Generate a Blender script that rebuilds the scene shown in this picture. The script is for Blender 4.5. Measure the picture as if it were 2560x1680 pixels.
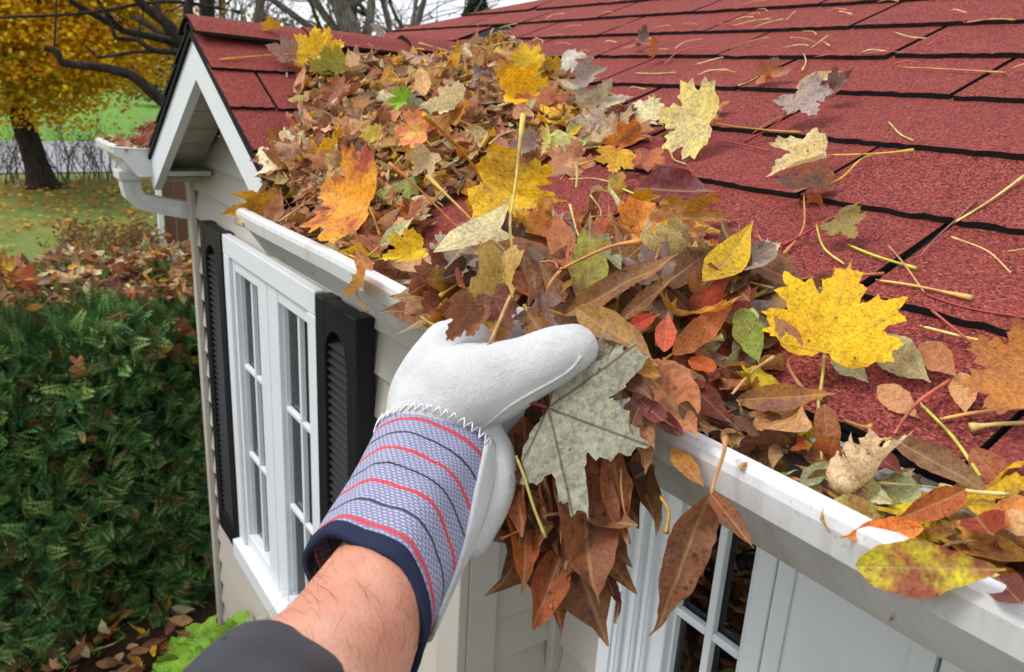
import bpy, bmesh, math, random
import numpy as np
from mathutils import Vector, Matrix, noise
random.seed(7); rng = np.random.default_rng(7)
scene = bpy.context.scene
for o in list(bpy.data.objects): bpy.data.objects.remove(o)

# ------------------------------------------------------------------ camera
CAMZ = 1.95                      # eye height above the ground; all heights below are measured from the eye
FPX = 1942.8                     # focal length in pixels of the 2560 x 1680 photograph
AX = np.array([[-0.56967699, -0.27647261, 0.77397094], [0.82008566, -0.12922272, 0.55745941], [0.05410763, -0.95229427, -0.30034643]])
def ray(px, py):
    d = AX @ np.array([px-1280.0, py-840.0, FPX]); d[0] = -d[0]
    return d
def wdir(i): return Vector((-AX[0, i], AX[1, i], AX[2, i]))
cam = bpy.data.cameras.new('camera'); camo = bpy.data.objects.new('camera', cam); scene.collection.objects.link(camo)
R3 = Matrix((wdir(0), -wdir(1), -wdir(2))).transposed()
camo.matrix_world = Matrix.Translation((0, 0, CAMZ)) @ R3.to_4x4()
cam.sensor_width = 36; cam.lens = FPX/2560*36; cam.clip_start = 0.01; cam.clip_end = 600
cam.dof.use_dof = True; cam.dof.focus_distance = 0.62; cam.dof.aperture_fstop = 16
scene.camera = camo

# ------------------------------------------------------------------ overcast sky and soft sun
world = bpy.data.worlds.new('World'); scene.world = world; world.use_nodes = True
wn = world.node_tree; wn.nodes.clear()
sky = wn.nodes.new('ShaderNodeTexSky'); sky.sky_type = 'NISHITA'; sky.sun_disc = False
sky.sun_elevation = math.radians(52); sky.sun_rotation = math.radians(205); sky.dust_density = 4; sky.air_density = 1.0
hs = wn.nodes.new('ShaderNodeHueSaturation'); hs.inputs['Saturation'].default_value = 0.16
mxw = wn.nodes.new('ShaderNodeMix'); mxw.data_type = 'RGBA'; mxw.inputs['Factor'].default_value = 0.72
mxw.inputs[7].default_value = (8.6, 8.9, 9.6, 1)          # even cloud cover
bg = wn.nodes.new('ShaderNodeBackground'); bg.inputs['Strength'].default_value = 0.10
ow = wn.nodes.new('ShaderNodeOutputWorld')
wn.links.new(sky.outputs[0], hs.inputs['Color']); wn.links.new(hs.outputs[0], mxw.inputs[6])
wn.links.new(mxw.outputs[2], bg.inputs[0]); wn.links.new(bg.outputs[0], ow.inputs[0])
sl = bpy.data.lights.new('sun', 'SUN'); sl.energy = 1.3; sl.angle = math.radians(16); sl.color = (1, .965, .91)
so = bpy.data.objects.new('sun', sl); scene.collection.objects.link(so)
az = math.radians(205); el = math.radians(52)
sdir = Vector((math.sin(az)*math.cos(el), math.cos(az)*math.cos(el), math.sin(el)))
so.rotation_euler = sdir.to_track_quat('Z', 'Y').to_euler(); so.location = (0, 0, 6)
vs = scene.view_settings; vs.view_transform = 'Standard'; vs.look = 'None'; vs.gamma = 1; vs.exposure = 0.68; vs.use_curve_mapping = False

# ------------------------------------------------------------------ helpers
COL = scene.collection
def lin(r, g, b, k=1.0):
    f = lambda c: (c/255/12.92 if c/255 <= .04045 else ((c/255+.055)/1.055)**2.4)
    return (f(r)*k, f(g)*k, f(b)*k, 1)
def tag(o, label=None, cat=None, group=None, kind=None):
    if label: o['label'] = label
    if cat: o['category'] = cat
    if group: o['group'] = group
    if kind: o['kind'] = kind
    return o
def empty(name, loc):
    o = bpy.data.objects.new(name, None); COL.objects.link(o); o.location = loc; o.empty_display_size = .1
    return o
def world_of(o):
    if o.parent is None: return o.matrix_basis.copy()
    return world_of(o.parent) @ o.matrix_parent_inverse @ o.matrix_basis
def link(name, me, parent=None, mats=()):
    o = bpy.data.objects.new(name, me); COL.objects.link(o)
    for m in mats:
        if m.name not in [x.name for x in me.materials if x]: me.materials.append(m)
    if parent is not None:
        o.parent = parent; o.matrix_parent_inverse = world_of(parent).inverted()
    return o
def mesh(name, vs_, fs, smooth=False, uvs=None, mi=None):
    me = bpy.data.meshes.new(name); me.from_pydata([tuple(v) for v in vs_], [], [tuple(f) for f in fs])
    if smooth: me.polygons.foreach_set('use_smooth', [True]*len(me.polygons))
    if mi is not None: me.polygons.foreach_set('material_index', mi)
    if uvs is not None:
        ul = me.uv_layers.new(name='UVMap'); li = np.empty(len(me.loops), int); me.loops.foreach_get('vertex_index', li)
        ul.data.foreach_set('uv', np.asarray(uvs, float)[li].ravel())
    me.update(); return me
def big_mesh(name, V, F, smooth=False, cols=None, uvs=None):
    """V (n,3), F (m,k) arrays; fast path"""
    V = np.asarray(V, np.float32); F = np.asarray(F, np.int32); me = bpy.data.meshes.new(name)
    me.vertices.add(len(V)); me.vertices.foreach_set('co', V.ravel())
    m, k = F.shape; me.loops.add(m*k); me.loops.foreach_set('vertex_index', F.ravel())
    me.polygons.add(m); me.polygons.foreach_set('loop_start', np.arange(m, dtype=np.int32)*k)
    me.polygons.foreach_set('loop_total', np.full(m, k, np.int32))
    if smooth: me.polygons.foreach_set('use_smooth', np.ones(m, bool))
    me.update(calc_edges=True)
    if cols is not None:
        a = me.attributes.new('Col', 'FLOAT_COLOR', 'POINT'); a.data.foreach_set('color', np.asarray(cols, np.float32).ravel())
    if uvs is not None:
        ul = me.uv_layers.new(name='UVMap'); ul.data.foreach_set('uv', np.asarray(uvs, np.float32)[F.ravel()].ravel())
    return me
def box_me(name, x0, x1, y0, y1, z0, z1, bev=0.0):
    z0 += CAMZ; z1 += CAMZ
    bm = bmesh.new(); bmesh.ops.create_cube(bm, size=1)
    for v in bm.verts:
        v.co = ((x0+x1)/2+v.co.x*(x1-x0), (y0+y1)/2+v.co.y*(y1-y0), (z0+z1)/2+v.co.z*(z1-z0))
    if bev: bmesh.ops.bevel(bm, geom=bm.edges[:], offset=bev, segments=2, affect='EDGES', profile=.5)
    me = bpy.data.meshes.new(name); bm.to_mesh(me); bm.free(); return me
def box(name, x0, x1, y0, y1, z0, z1, m, parent=None, bev=0.0):
    return link(name, box_me(name, x0, x1, y0, y1, z0, z1, bev), parent, [m])
def extrude(name, prof, axis, a0, a1, m, parent=None, smooth=False, closed=True):
    """profile = list of (p, z) ; extruded along axis 'x' (p is y) or 'y' (p is x)"""
    n = len(prof); V = []
    for a in (a0, a1):
        for p, z in prof: V.append((a, p, z+CAMZ) if axis == 'x' else (p, a, z+CAMZ))
    F = [(i, (i+1) % n, n+(i+1) % n, n+i) for i in range(n if closed else n-1)]
    if closed: F += [tuple(range(n))[::-1], tuple(range(n, 2*n))]
    me = mesh(name, V, F); bm = bmesh.new(); bm.from_mesh(me); bmesh.ops.recalc_face_normals(bm, faces=bm.faces)
    bm.to_mesh(me); bm.free()
    if smooth: me.polygons.foreach_set('use_smooth', [len(p.vertices) == 4 for p in me.polygons])
    return link(name, me, parent, [m])
def frame_from(d, hint=Vector((0, 0, 1))):
    d = Vector(d).normalized(); x = d.cross(hint)
    if x.length < 1e-4: x = d.cross(Vector((1, 0, 0)))
    x.normalize(); return x, x.cross(d).normalized(), d
def tube_np(pts, rad, seg=6, cap=True):
    pts = [Vector(p) for p in pts]; n = len(pts); V = []; F = []
    px = None
    for i, p in enumerate(pts):
        d = (pts[min(i+1, n-1)]-pts[max(i-1, 0)])
        if d.length < 1e-9: d = Vector((0, 0, 1))
        if px is None: x, y, _ = frame_from(d)
        else:
            d.normalize(); x = px-d*px.dot(d)
            if x.length < 1e-5: x, y, _ = frame_from(d)
            x.normalize(); y = d.cross(x)
        px = x; r = rad[i] if hasattr(rad, '__len__') else rad
        for k in range(seg):
            a = 2*math.pi*k/seg; V.append(p+(x*math.cos(a)+y*math.sin(a))*r)
    for i in range(n-1):
        for k in range(seg):
            F.append((i*seg+k, i*seg+(k+1) % seg, (i+1)*seg+(k+1) % seg, (i+1)*seg+k))
    if cap: F += [tuple(range(seg))[::-1], tuple(range((n-1)*seg, n*seg))]
    return V, F
def tube(name, pts, rad, m, parent=None, seg=8):
    V, F = tube_np(pts, rad, seg); return link(name, mesh(name, V, F, True), parent, [m])
def spline(pts, n=16):
    """Catmull-Rom through points"""
    P = [Vector(p) for p in pts]; P = [P[0]*2-P[1]]+P+[P[-1]*2-P[-2]]; out = []
    m = len(P)-3
    for j in range(m):
        k = max(2, n//m)
        for i in range(k):
            t = i/k; a, b, c, d = P[j:j+4]
            out.append(.5*((2*b)+(c-a)*t+(2*a-5*b+4*c-d)*t*t+(3*b-a-3*c+d)*t**3))
    out.append(P[-2]); return out

# ------------------------------------------------------------------ procedural materials
class NT:
    def __init__(s, name):
        s.m = bpy.data.materials.new(name); s.m.use_nodes = True; s.t = s.m.node_tree; s.t.nodes.clear()
        s.out = s.n('OutputMaterial'); s.b = s.n('BsdfPrincipled'); s.l(s.b.outputs[0], s.out.inputs[0])
    def n(s, t, **k):
        x = s.t.nodes.new('ShaderNode'+t)
        for a, v in k.items(): setattr(x, a, v)
        return x
    def l(s, a, b): s.t.links.new(a, b)
    def set(s, inp, v):
        if hasattr(v, 'is_output'): s.l(v, inp)
        else: inp.default_value = v
    def math(s, op, a, b=None, c=None, clamp=False):
        x = s.n('Math', operation=op, use_clamp=clamp); s.set(x.inputs[0], a)
        if b is not None: s.set(x.inputs[1], b)
        if c is not None: s.set(x.inputs[2], c)
        return x.outputs[0]
    def mix(s, f, a, b, mode='MIX'):
        x = s.n('Mix', data_type='RGBA', blend_type=mode); s.set(x.inputs[0], f); s.set(x.inputs[6], a); s.set(x.inputs[7], b)
        return x.outputs[2]
    def noise(s, vec, scale, detail=3, rough=.55, out=0):
        x = s.n('TexNoise'); x.inputs['Scale'].default_value = scale; x.inputs['Detail'].default_value = detail
        x.inputs['Roughness'].default_value = rough
        if vec is not None: s.l(vec, x.inputs['Vector'])
        return x.outputs[out]
    def ramp(s, f, stops, interp='LINEAR'):
        x = s.n('ValToRGB'); x.color_ramp.interpolation = interp; e = x.color_ramp.elements
        while len(e) < len(stops): e.new(.5)
        for i, (p, c) in enumerate(stops):
            e[i].position = p; e[i].color = c if hasattr(c, '__len__') else (c, c, c, 1)
        s.l(f, x.inputs[0]); return x.outputs[0]
    def bump(s, hgt, strength=.3, dist=.01):
        x = s.n('Bump'); x.inputs['Strength'].default_value = strength; x.inputs['Distance'].default_value = dist
        s.l(hgt, x.inputs['Height']); s.l(x.outputs[0], s.b.inputs['Normal']); return x
    def obj(s): return s.n('TexCoord').outputs['Object']
    def pos(s): return s.n('NewGeometry').outputs['Position']
    def fin(s, col, rough=.6, spec=.4):
        s.set(s.b.inputs['Base Color'], col); s.set(s.b.inputs['Roughness'], rough); s.b.inputs['Specular IOR Level'].default_value = spec
        return s.m
def painted(name, c, rough=.4, spec=.4, dirt=.18, scale=9, grime=(.35, .33, .29, 1)):
    t = NT(name); p = t.pos(); n1 = t.noise(p, scale, 5, .6); n2 = t.noise(p, scale*14, 3)
    f = t.math('MULTIPLY', t.ramp(n1, [(.48, 0), (.75, 1)]), dirt)
    col = t.mix(f, c, tuple(a*b for a, b in zip(c[:3], grime[:3]))+(1,))
    col = t.mix(t.math('MULTIPLY', t.ramp(n2, [(.35, 1), (.6, 0)]), dirt*.5), col, tuple(a*.7 for a in c[:3])+(1,))
    t.bump(n2, .05, .001); return t.fin(col, rough, spec)
M = {}
M['white'] = painted('white_paint', (.70, .725, .76, 1), .38, .4, .10)
def gutter_mat():
    t = NT('gutter_enamel'); p = t.pos(); mp = t.n('Mapping'); mp.inputs['Scale'].default_value = (1, .3, .10); t.l(p, mp.inputs[0])
    st = t.noise(mp.outputs[0], 55, 5, .7); n1 = t.noise(p, 6, 5, .6); n2 = t.noise(p, 220, 4, .7)
    f = t.math('MULTIPLY', t.math('MULTIPLY', t.ramp(st, [(.47, 0), (.72, 1)]), t.ramp(n1, [(.35, .15), (.65, 1)])), .5)
    col = t.mix(f, (.64, .64, .645, 1), (.28, .26, .22, 1)); col = t.mix(t.math('MULTIPLY', t.ramp(n2, [(.60, 0), (.72, 1)]), .4), col, (.12, .11, .09, 1))
    t.bump(n1, .15, .004); return t.fin(col, t.math('ADD', .28, t.math('MULTIPLY', f, .5)), .5)
M['gutter'] = gutter_mat()
M['siding'] = painted('beige_vinyl', (.475, .44, .385, 1), .5, .35, .14, 3)
M['soffit'] = painted('soffit_vinyl', (.50, .48, .42, 1), .6, .3, .45, 12)
M['black'] = painted('black_shutter', (.011, .0115, .013, 1), .5, .25, .2)
M['asphalt'] = painted('asphalt_edge', (.012, .011, .011, 1), .9, .2, .1)
M['brown'] = painted('brown_boards', (.12, .055, .04, 1), .7, .3, .2)
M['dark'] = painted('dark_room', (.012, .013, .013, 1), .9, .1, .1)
def shingle_mat():
    t = NT('red_granules'); p = t.pos(); oi = t.n('ObjectInfo')
    v = t.n('TexVoronoi', feature='F1'); v.inputs['Scale'].default_value = 560; v.inputs['Randomness'].default_value = 1
    t.l(p, v.inputs['Vector'])
    sep = t.n('SeparateColor'); t.l(v.outputs['Color'], sep.inputs[0])
    base = t.ramp(sep.outputs[0], [(0, (.014, .010, .011, 1)), (.10, (.05, .014, .014, 1)), (.2, (.16, .026, .021, 1)), (.6, (.275, .045, .036, 1)), (.85, (.36, .075, .056, 1)), (1, (.42, .14, .10, 1))])
    big = t.noise(p, 5, 4); mid = t.noise(p, 45, 4)
    base = t.mix(t.math('MULTIPLY', t.ramp(big, [(.35, 0), (.7, 1)]), .30), base, (.15, .035, .035, 1))
    base = t.mix(t.math('MULTIPLY', t.ramp(mid, [(.55, 0), (.75, 1)]), .28), base, (.09, .035, .03, 1))
    base = t.mix(t.math('MULTIPLY', oi.outputs['Random'], .30), base, (.28, .055, .046, 1))
    h = t.math('ADD', t.math('MULTIPLY', v.outputs['Distance'], -1.0), t.math('MULTIPLY', mid, .5))
    t.bump(h, .8, .0022); return t.fin(base, .84, .18)
M['shingle'] = shingle_mat()
def glass_mat():
    t = NT('window_glass'); t.t.nodes.remove(t.b)
    tr = t.n('BsdfTransparent'); tr.inputs[0].default_value = (.86, .90, .89, 1); g = t.n('BsdfGlossy'); g.inputs['Roughness'].default_value = .02
    fr = t.n('Fresnel'); fr.inputs[0].default_value = 1.5; mx = t.n('MixShader')
    f = t.math('ADD', fr.outputs[0], .03, clamp=True)
    t.l(f, mx.inputs[0]); t.l(tr.outputs[0], mx.inputs[1]); t.l(g.outputs[0], mx.inputs[2]); t.l(mx.outputs[0], t.out.inputs[0]); return t.m
M['glass'] = glass_mat()
M['curtain'] = painted('curtain_cloth', (.34, .36, .35, 1), .9, .1, .25, 20)
LOBES = [0, 47, -47, 92, -92]
def leaf_mat(name, kind, src, veincol=None):
    t = NT(name); uv = t.n('UVMap'); oi = t.n('ObjectInfo')
    sx = t.n('SeparateXYZ'); t.l(uv.outputs[0], sx.inputs[0]); x, y = sx.outputs[0], sx.outputs[1]
    off = t.n('VectorMath', operation='ADD'); t.l(uv.outputs[0], off.inputs[0])
    if src == 'OBJECT':
        cb = t.n('CombineXYZ'); t.l(t.math('MULTIPLY', oi.outputs['Random'], 61.0), cb.inputs[0]); t.l(t.math('MULTIPLY', oi.outputs['Random'], 23.0), cb.inputs[2])
        t.l(cb.outputs[0], off.inputs[1]); base = oi.outputs['Color']
        at = t.n('Attribute', attribute_type='OBJECT', attribute_name='patch'); patch = at.outputs['Color']
        pa = t.n('Attribute', attribute_type='OBJECT', attribute_name='patch_amount'); amt = pa.outputs['Fac']
    else:
        p = t.pos(); t.l(p, off.inputs[1]); at = t.n('Attribute', attribute_name='Col'); base = at.outputs['Color']
        patch = t.mix(.55, base, (.10, .04, .02, 1)); amt = .6
    vec = off.outputs[0]
    n1 = t.noise(vec, 2.2, 4, .6); n2 = t.noise(vec, 13, 5, .65); n3 = t.noise(vec, 34, 3, .6)
    col = t.mix(t.math('MULTIPLY', t.ramp(n1, [(.44, 0), (.60, 1)]), amt), base, patch)
    col = t.mix(.72, col, t.ramp(n2, [(.28, .38), (.5, .95), (.72, 1.3)]), 'MULTIPLY')
    col = t.mix(.5, col, t.ramp(n3, [(.36, .35), (.52, 1.08)]), 'MULTIPLY')
    vo = t.n('TexVoronoi'); vo.inputs['Scale'].default_value = 8; t.l(vec, vo.inputs['Vector'])
    sp = t.math('MULTIPLY', t.math('LESS_THAN', t.math('ADD', vo.outputs['Distance'], t.math('MULTIPLY', n2, .16)), .20), t.math('GREATER_THAN', n1, .50))
    col = t.mix(t.math('MULTIPLY', sp, .72), col, (.035, .018, .012, 1))
    # veins
    ax = t.math('ABSOLUTE', x)
    if kind == 'maple':
        d = None
        for a in LOBES:
            ca, sa = math.cos(math.radians(a)), math.sin(math.radians(a))
            perp = t.math('ABSOLUTE', t.math('SUBTRACT', t.math('MULTIPLY', x, ca), t.math('MULTIPLY', y, sa)))
            along = t.math('ADD', t.math('MULTIPLY', x, sa), t.math('MULTIPLY', y, ca))
            dd = t.math('ADD', perp, t.math('MULTIPLY', t.math('LESS_THAN', along, 0), 9))
            # side veins leaving the main one at an angle
            fr = t.math('ABSOLUTE', t.math('SUBTRACT', t.math('FRACT', t.math('MULTIPLY', t.math('SUBTRACT', along, perp), 6.5)), .5))
            sv = t.math('ADD', t.math('ADD', t.math('MULTIPLY', fr, .12), .0115), t.math('MULTIPLY', t.math('GREATER_THAN', perp, t.math('MULTIPLY', along, .42)), 9))
            dd = t.math('MINIMUM', dd, sv)
            d = dd if d is None else t.math('MINIMUM', d, dd)
    else:
        fr = t.math('ABSOLUTE', t.math('SUBTRACT', t.math('FRACT', t.math('ADD', t.math('MULTIPLY', t.math('SUBTRACT', y, t.math('MULTIPLY', ax, .9)), 9.5), t.math('MULTIPLY', n1, 1.6))), .5))
        d = t.math('MINIMUM', ax, t.math('ADD', t.math('MULTIPLY', fr, .1), .0115))
    vn = t.math('SUBTRACT', 1, t.math('DIVIDE', d, .017 if veincol else .017), clamp=True)
    vc = veincol if veincol else t.mix(.5, col, (.42, .27, .10, 1))
    col = t.mix(t.math('MULTIPLY', vn, .85 if veincol else .50), col, vc)
    if kind == 'oblong':
        col = t.mix(t.math('MULTIPLY', t.math('SUBTRACT', 1, t.math('DIVIDE', ax, .016), clamp=True), .7), col, t.mix(.6, col, (.50, .33, .15, 1)))
    hgt = t.math('ADD', t.math('MULTIPLY', vn, -.25), t.math('MULTIPLY', n2, 1.1))
    bp = t.bump(hgt, .55, .0025)
    ro = t.math('ADD', t.math('MULTIPLY', n2, .55), .30)
    t.fin(col, ro, .32)
    tl = t.n('BsdfTranslucent'); t.l(col, tl.inputs[0]); mx = t.n('MixShader'); mx.inputs[0].default_value = .24
    t.l(t.b.outputs[0], mx.inputs[1]); t.l(tl.outputs[0], mx.inputs[2]); t.l(mx.outputs[0], t.out.inputs[0]); return t.m
M['maple'] = leaf_mat('maple_leaf_skin', 'maple', 'OBJECT'); M['oblong'] = leaf_mat('oblong_leaf_skin', 'oblong', 'OBJECT')
M['mapleA'] = leaf_mat('maple_litter', 'maple', 'ATTR'); M['oblongA'] = leaf_mat('oblong_litter', 'oblong', 'ATTR')
M['silver'] = leaf_mat('silver_maple_underside', 'maple', 'OBJECT', (.075, .018, .022, 1))
def stem_mat():
    t = NT('stem_skin'); oi = t.n('ObjectInfo'); n = t.noise(t.pos(), 60, 4)
    col = t.mix(t.math('MULTIPLY', t.ramp(n, [(.42, 0), (.7, 1)]), .65), oi.outputs['Color'], (.10, .035, .02, 1))
    t.bump(n, .3, .001); return t.fin(col, .45, .4)
M['stem'] = stem_mat()
# ================================================================== THE COTTAGE
TH = math.radians(22.6); PH = math.atan(.563)
EY, EZ = .447, -.193                      # eave edge of the main roof (y, height from the eye)
GX, GZ = -1.786, .10                      # gable ridge
def zmain(x, y): return EZ+(y-EY)*math.tan(TH)
def zgab(x): return GZ-abs(x-GX)*.563
def on_roof(px, py, off=0.0):
    d = ray(px, py); n = np.array([0, -math.sin(TH), math.cos(TH)]); q = d*(-(.35-off)/(n@d)); return Vector((q[0], q[1], q[2]+CAMZ))
def on_gable(px, py, off=0.0):
    d = ray(px, py); n = np.array([math.sin(PH), 0, math.cos(PH)]); c = GX*n[0]+GZ*n[2]+off
    q = d*(c/(n@d)); return Vector((q[0], q[1], q[2]+CAMZ))
def at_d(px, py, dist):
    d = ray(px, py); q = d/np.linalg.norm(d)*dist; return Vector((q[0], q[1], q[2]+CAMZ))
def at_y(px, py, y):
    d = ray(px, py); q = d*(y/d[1]); return Vector((q[0], q[1], q[2]+CAMZ))
def at_x(px, py, x):
    d = ray(px, py); q = d*(x/d[0]); return Vector((q[0], q[1], q[2]+CAMZ))
def at_z(px, py, z):
    d = ray(px, py); q = d*(z/d[2]); return Vector((q[0], q[1], q[2]+CAMZ))

house = empty('cottage', (-1.2, 1.2, 0))
tag(house, 'small beige sided cottage with red shingle roof, white gutter and black shutters', 'cottage')

# ---- roof planes: deck + single shingle tabs
def clip(poly, a, b, c):                  # keep a*s+b*u+c >= 0
    out = []
    for i in range(len(poly)):
        p, q = poly[i], poly[(i+1) % len(poly)]; fp = a*p[0]+b*p[1]+c; fq = a*q[0]+b*q[1]+c
        if fp >= 0: out.append(p)
        if (fp >= 0) != (fq >= 0):
            t = fp/(fp-fq); out.append((p[0]+(q[0]-p[0])*t, p[1]+(q[1]-p[1])*t))
    return out
def area(poly): return abs(sum(poly[i][0]*poly[(i+1) % len(poly)][1]-poly[(i+1) % len(poly)][0]*poly[i][1] for i in range(len(poly))))/2
TAB, EXP, THK = .314, .140, .0065
def tab_mesh(poly, jag=True, seed=0):
    """prism over a polygon (s,u), u measured from the tab's lower edge; the tab rises towards its lower edge"""
    r = random.Random(seed); top = []
    n = len(poly)
    for i in range(n):
        p, q = poly[i], poly[(i+1) % n]
        low = abs(p[1]) < 1e-4 and abs(q[1]) < 1e-4
        k = 26 if (low and jag) else 1
        for j in range(k):
            t = j/k; s = p[0]+(q[0]-p[0])*t; u = p[1]+(q[1]-p[1])*t
            if low and j: u += r.uniform(-.0022, .0016)
            top.append((s, u))
    zt = lambda u: .0105-.0065*(u/EXP)
    m = len(top)
    V = [(s, u, zt(u)+(r.uniform(-.0008, .0006) if u < .02 else 0)) for s, u in top]+[(s, u, zt(u)-THK) for s, u in top]
    F = [tuple(range(m))]+[(i, m+i, m+(i+1) % m, (i+1) % m) for i in range(m)]+[tuple(range(m, 2*m))[::-1]]
    me = mesh('shingle', V, F, mi=[0]+[1]*(m+1))
    bm = bmesh.new(); bm.from_mesh(me); bmesh.ops.recalc_face_normals(bm, faces=bm.faces); bm.to_mesh(me); bm.free()
    me.materials.append(M['shingle']); me.materials.append(M['asphalt']); return me
FULL = [tab_mesh([(0, 0), (TAB-.007, 0), (TAB-.007, EXP+.02), (0, EXP+.02)], True, i) for i in range(7)]
def lay(parent, O, a, b, nrm, courses, s0, s1, phase, cuts, sd=1):
    r = random.Random(sd); cnt = 0
    Rm = Matrix((a, b, nrm)).transposed().to_4x4()
    for c in courses:
        s = s0+(phase[c % 2] % TAB)-TAB
        while s < s1:
            poly = [(0, 0), (TAB-.007, 0), (TAB-.007, EXP+.02), (0, EXP+.02)]
            u0 = c*EXP; p2 = poly
            for (ka, kb, kc) in cuts(s+TAB/2, u0):
                p2 = clip(p2, ka, kb, kc+ka*s+kb*u0)
                if len(p2) < 3: break
            if len(p2) >= 3 and area(p2) > .00025:
                me = r.choice(FULL) if len(p2) == 4 and abs(area(p2)-area(poly)) < 1e-5 else tab_mesh(p2, True, cnt)
                o = link('shingle', me, parent)
                rot = Matrix.Rotation(r.uniform(-.006, .006), 4, 'Z')
                o.matrix_basis = Matrix.Translation(O+a*(s+r.uniform(-.002, .002))+b*(u0+r.uniform(-.0035, .0025))) @ Rm @ rot; cnt += 1
            s += TAB
    return cnt
def plane_part(name, pts, m, parent, thick=.012):
    P = [Vector((x, y, z+CAMZ)) for x, y, z in pts]; n = (P[1]-P[0]).cross(P[2]-P[0]).normalized()
    if n.z < 0: n = -n
    k = len(P); V = P+[p-n*thick for p in P]
    F = [tuple(range(k)), tuple(range(k, 2*k))[::-1]]+[(i, (i+1) % k, k+(i+1) % k, k+i) for i in range(k)]
    return link(name, mesh(name, V, F), parent, [m])
X1 = 1.3                                  # right end of the roof, outside the frame
UTOP = 16
ytop = EY+UTOP*EXP*math.cos(TH)
def hipx(y): return -2.8+(y-1.32)*2.22
def mz(y): return zmain(0, y)-.0085
VTX, VTY = GX, EY+(GZ-EZ)/math.tan(TH)    # where the ridge dies into the main roof
VBX = GX+(GZ-EZ)/.563; VLX = GX-(GZ-EZ)/.563
main_roof = plane_part('main_roof', [(VBX, EY+.004, mz(EY+.004)), (X1, EY+.004, mz(EY+.004)), (X1, ytop, mz(ytop)), (hipx(ytop), ytop, mz(ytop)), (hipx(1.32), 1.32, mz(1.32)), (hipx(1.18), 1.18, mz(1.18)), (VTX, VTY, mz(VTY))], M['asphalt'], house)
O = Vector((0, EY, EZ+CAMZ)); a = Vector((1, 0, 0)); b = Vector((0, math.cos(TH), math.sin(TH))); nrm = Vector((0, -math.sin(TH), math.cos(TH)))
O = O-nrm*.0085
cT = math.cos(TH)
def cuts_main(sc, u):
    out = []
    # plan y = EY + u cos ; right valley line (VBX,EY)-(VTX,VTY): keep the right side
    ex, ey = VTX-VBX, (VTY-EY)/cT
    if sc > GX-.2: out.append((ey, -ex, -(ey*VBX)))
    # hip: x - hipx(y) >= 0
    out.append((1, -2.22*cT, 2.8-(EY-1.32)*2.22))
    if sc <= GX-.2: out.append((0, 1, -(VTY-.02-EY)/cT))
    return out
# slots seen in the photograph sit at x = -.332-.31k (odd courses) and -.485-.31k (even courses)
lay(main_roof, O, a, b, nrm, range(0, UTOP), -3.6, X1, {0: (-.172+3.6+TAB) % TAB, 1: (-.018+3.6+TAB) % TAB}, cuts_main, 3)
# gable slopes
GY0 = .425
sl_len = (GZ-EZ)/math.sin(PH)
gr = plane_part('gable_roof', [(GX, GY0+.004, GZ-.009), (VBX, GY0+.004, EZ-.009), (VBX, EY, EZ-.009), (VTX, VTY, GZ-.009)], M['asphalt'], house)
gl = plane_part('gable_roof', [(GX, GY0+.004, GZ-.009), (VLX, GY0+.004, EZ-.009), (VLX, EY, EZ-.009), (VTX, VTY, GZ-.009)], M['asphalt'], house)
bR = Vector((-math.cos(PH), 0, math.sin(PH))); nR = Vector((math.sin(PH), 0, math.cos(PH)))
OR = Vector((VBX, 0, EZ+CAMZ))-nR*.0085
k = (VTY-EY)/sl_len
lay(gr, OR, Vector((0, 1, 0)), bR, nR, range(0, 5), GY0, 1.3, {0: .09, 1: .24}, lambda s, u: [(1, 0, -GY0), (-1, k, EY), (0, -1, sl_len)], 5)
bL = Vector((math.cos(PH), 0, math.sin(PH))); nL = Vector((-math.sin(PH), 0, math.cos(PH)))
OL = Vector((VLX, 0, EZ+CAMZ))-nL*.0085
lay(gl, OL, Vector((0, -1, 0)), bL, nL, range(0, 5), -1.3, -GY0, {0: .09, 1: .24}, lambda s, u: [(-1, 0, -GY0), (1, k, EY), (0, -1, sl_len)], 6)
# folded caps over the gable ridge
for i in range(3):
    y0 = GY0-.004+i*.245; y1 = y0+.268; w = .085; lift = .016-.003*(i % 2)
    prof = []
    for t in np.linspace(-1, 1, 9):
        s = t*w; prof.append((GX+s*math.cos(PH), GZ-abs(s)*math.sin(PH)-.008*max(0, 1-abs(t)*2.5)+lift))
    V = []; 
    for y, dz in ((y0, .006), (y1, -.002)):
        for x, z in prof: V.append((x, y, z+dz+CAMZ))
        for x, z in prof: V.append((x, y, z+dz-.006+CAMZ))
    n9 = 9; F = []; mi = []
    for j in range(8):
        F += [(j, j+1, 18+j+1, 18+j), (9+j, 27+j, 27+j+1, 9+j+1), (j, 9+j, 9+j+1, j+1), (18+j, 18+j+1, 27+j+1, 27+j)]; mi += [0, 1, 1, 1]
    F += [(0, 18, 27, 9), (8, 17, 35, 26)]; mi += [1, 1]
    me = mesh('ridge_cap', V, F, mi=mi); link('ridge_cap', me, gr, [M['shingle'], M['asphalt']])
# far slope beyond the hip and the short eave left of the gable
plane_part('far_roof_slope', [(hipx(ytop), ytop, mz(ytop)), (hipx(1.18), 1.18, mz(1.18)), (-3.7, 1.5, -.1), (-2.6, 2.9, .15)], M['shingle'], house)
plane_part('side_roof_slope', [(VLX, EY, mz(EY)), (-2.70, EY, mz(EY)), (-2.95, 1.17, mz(1.17)), (VTX, VTY, mz(VTY)-.001)], M['shingle'], house)

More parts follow.
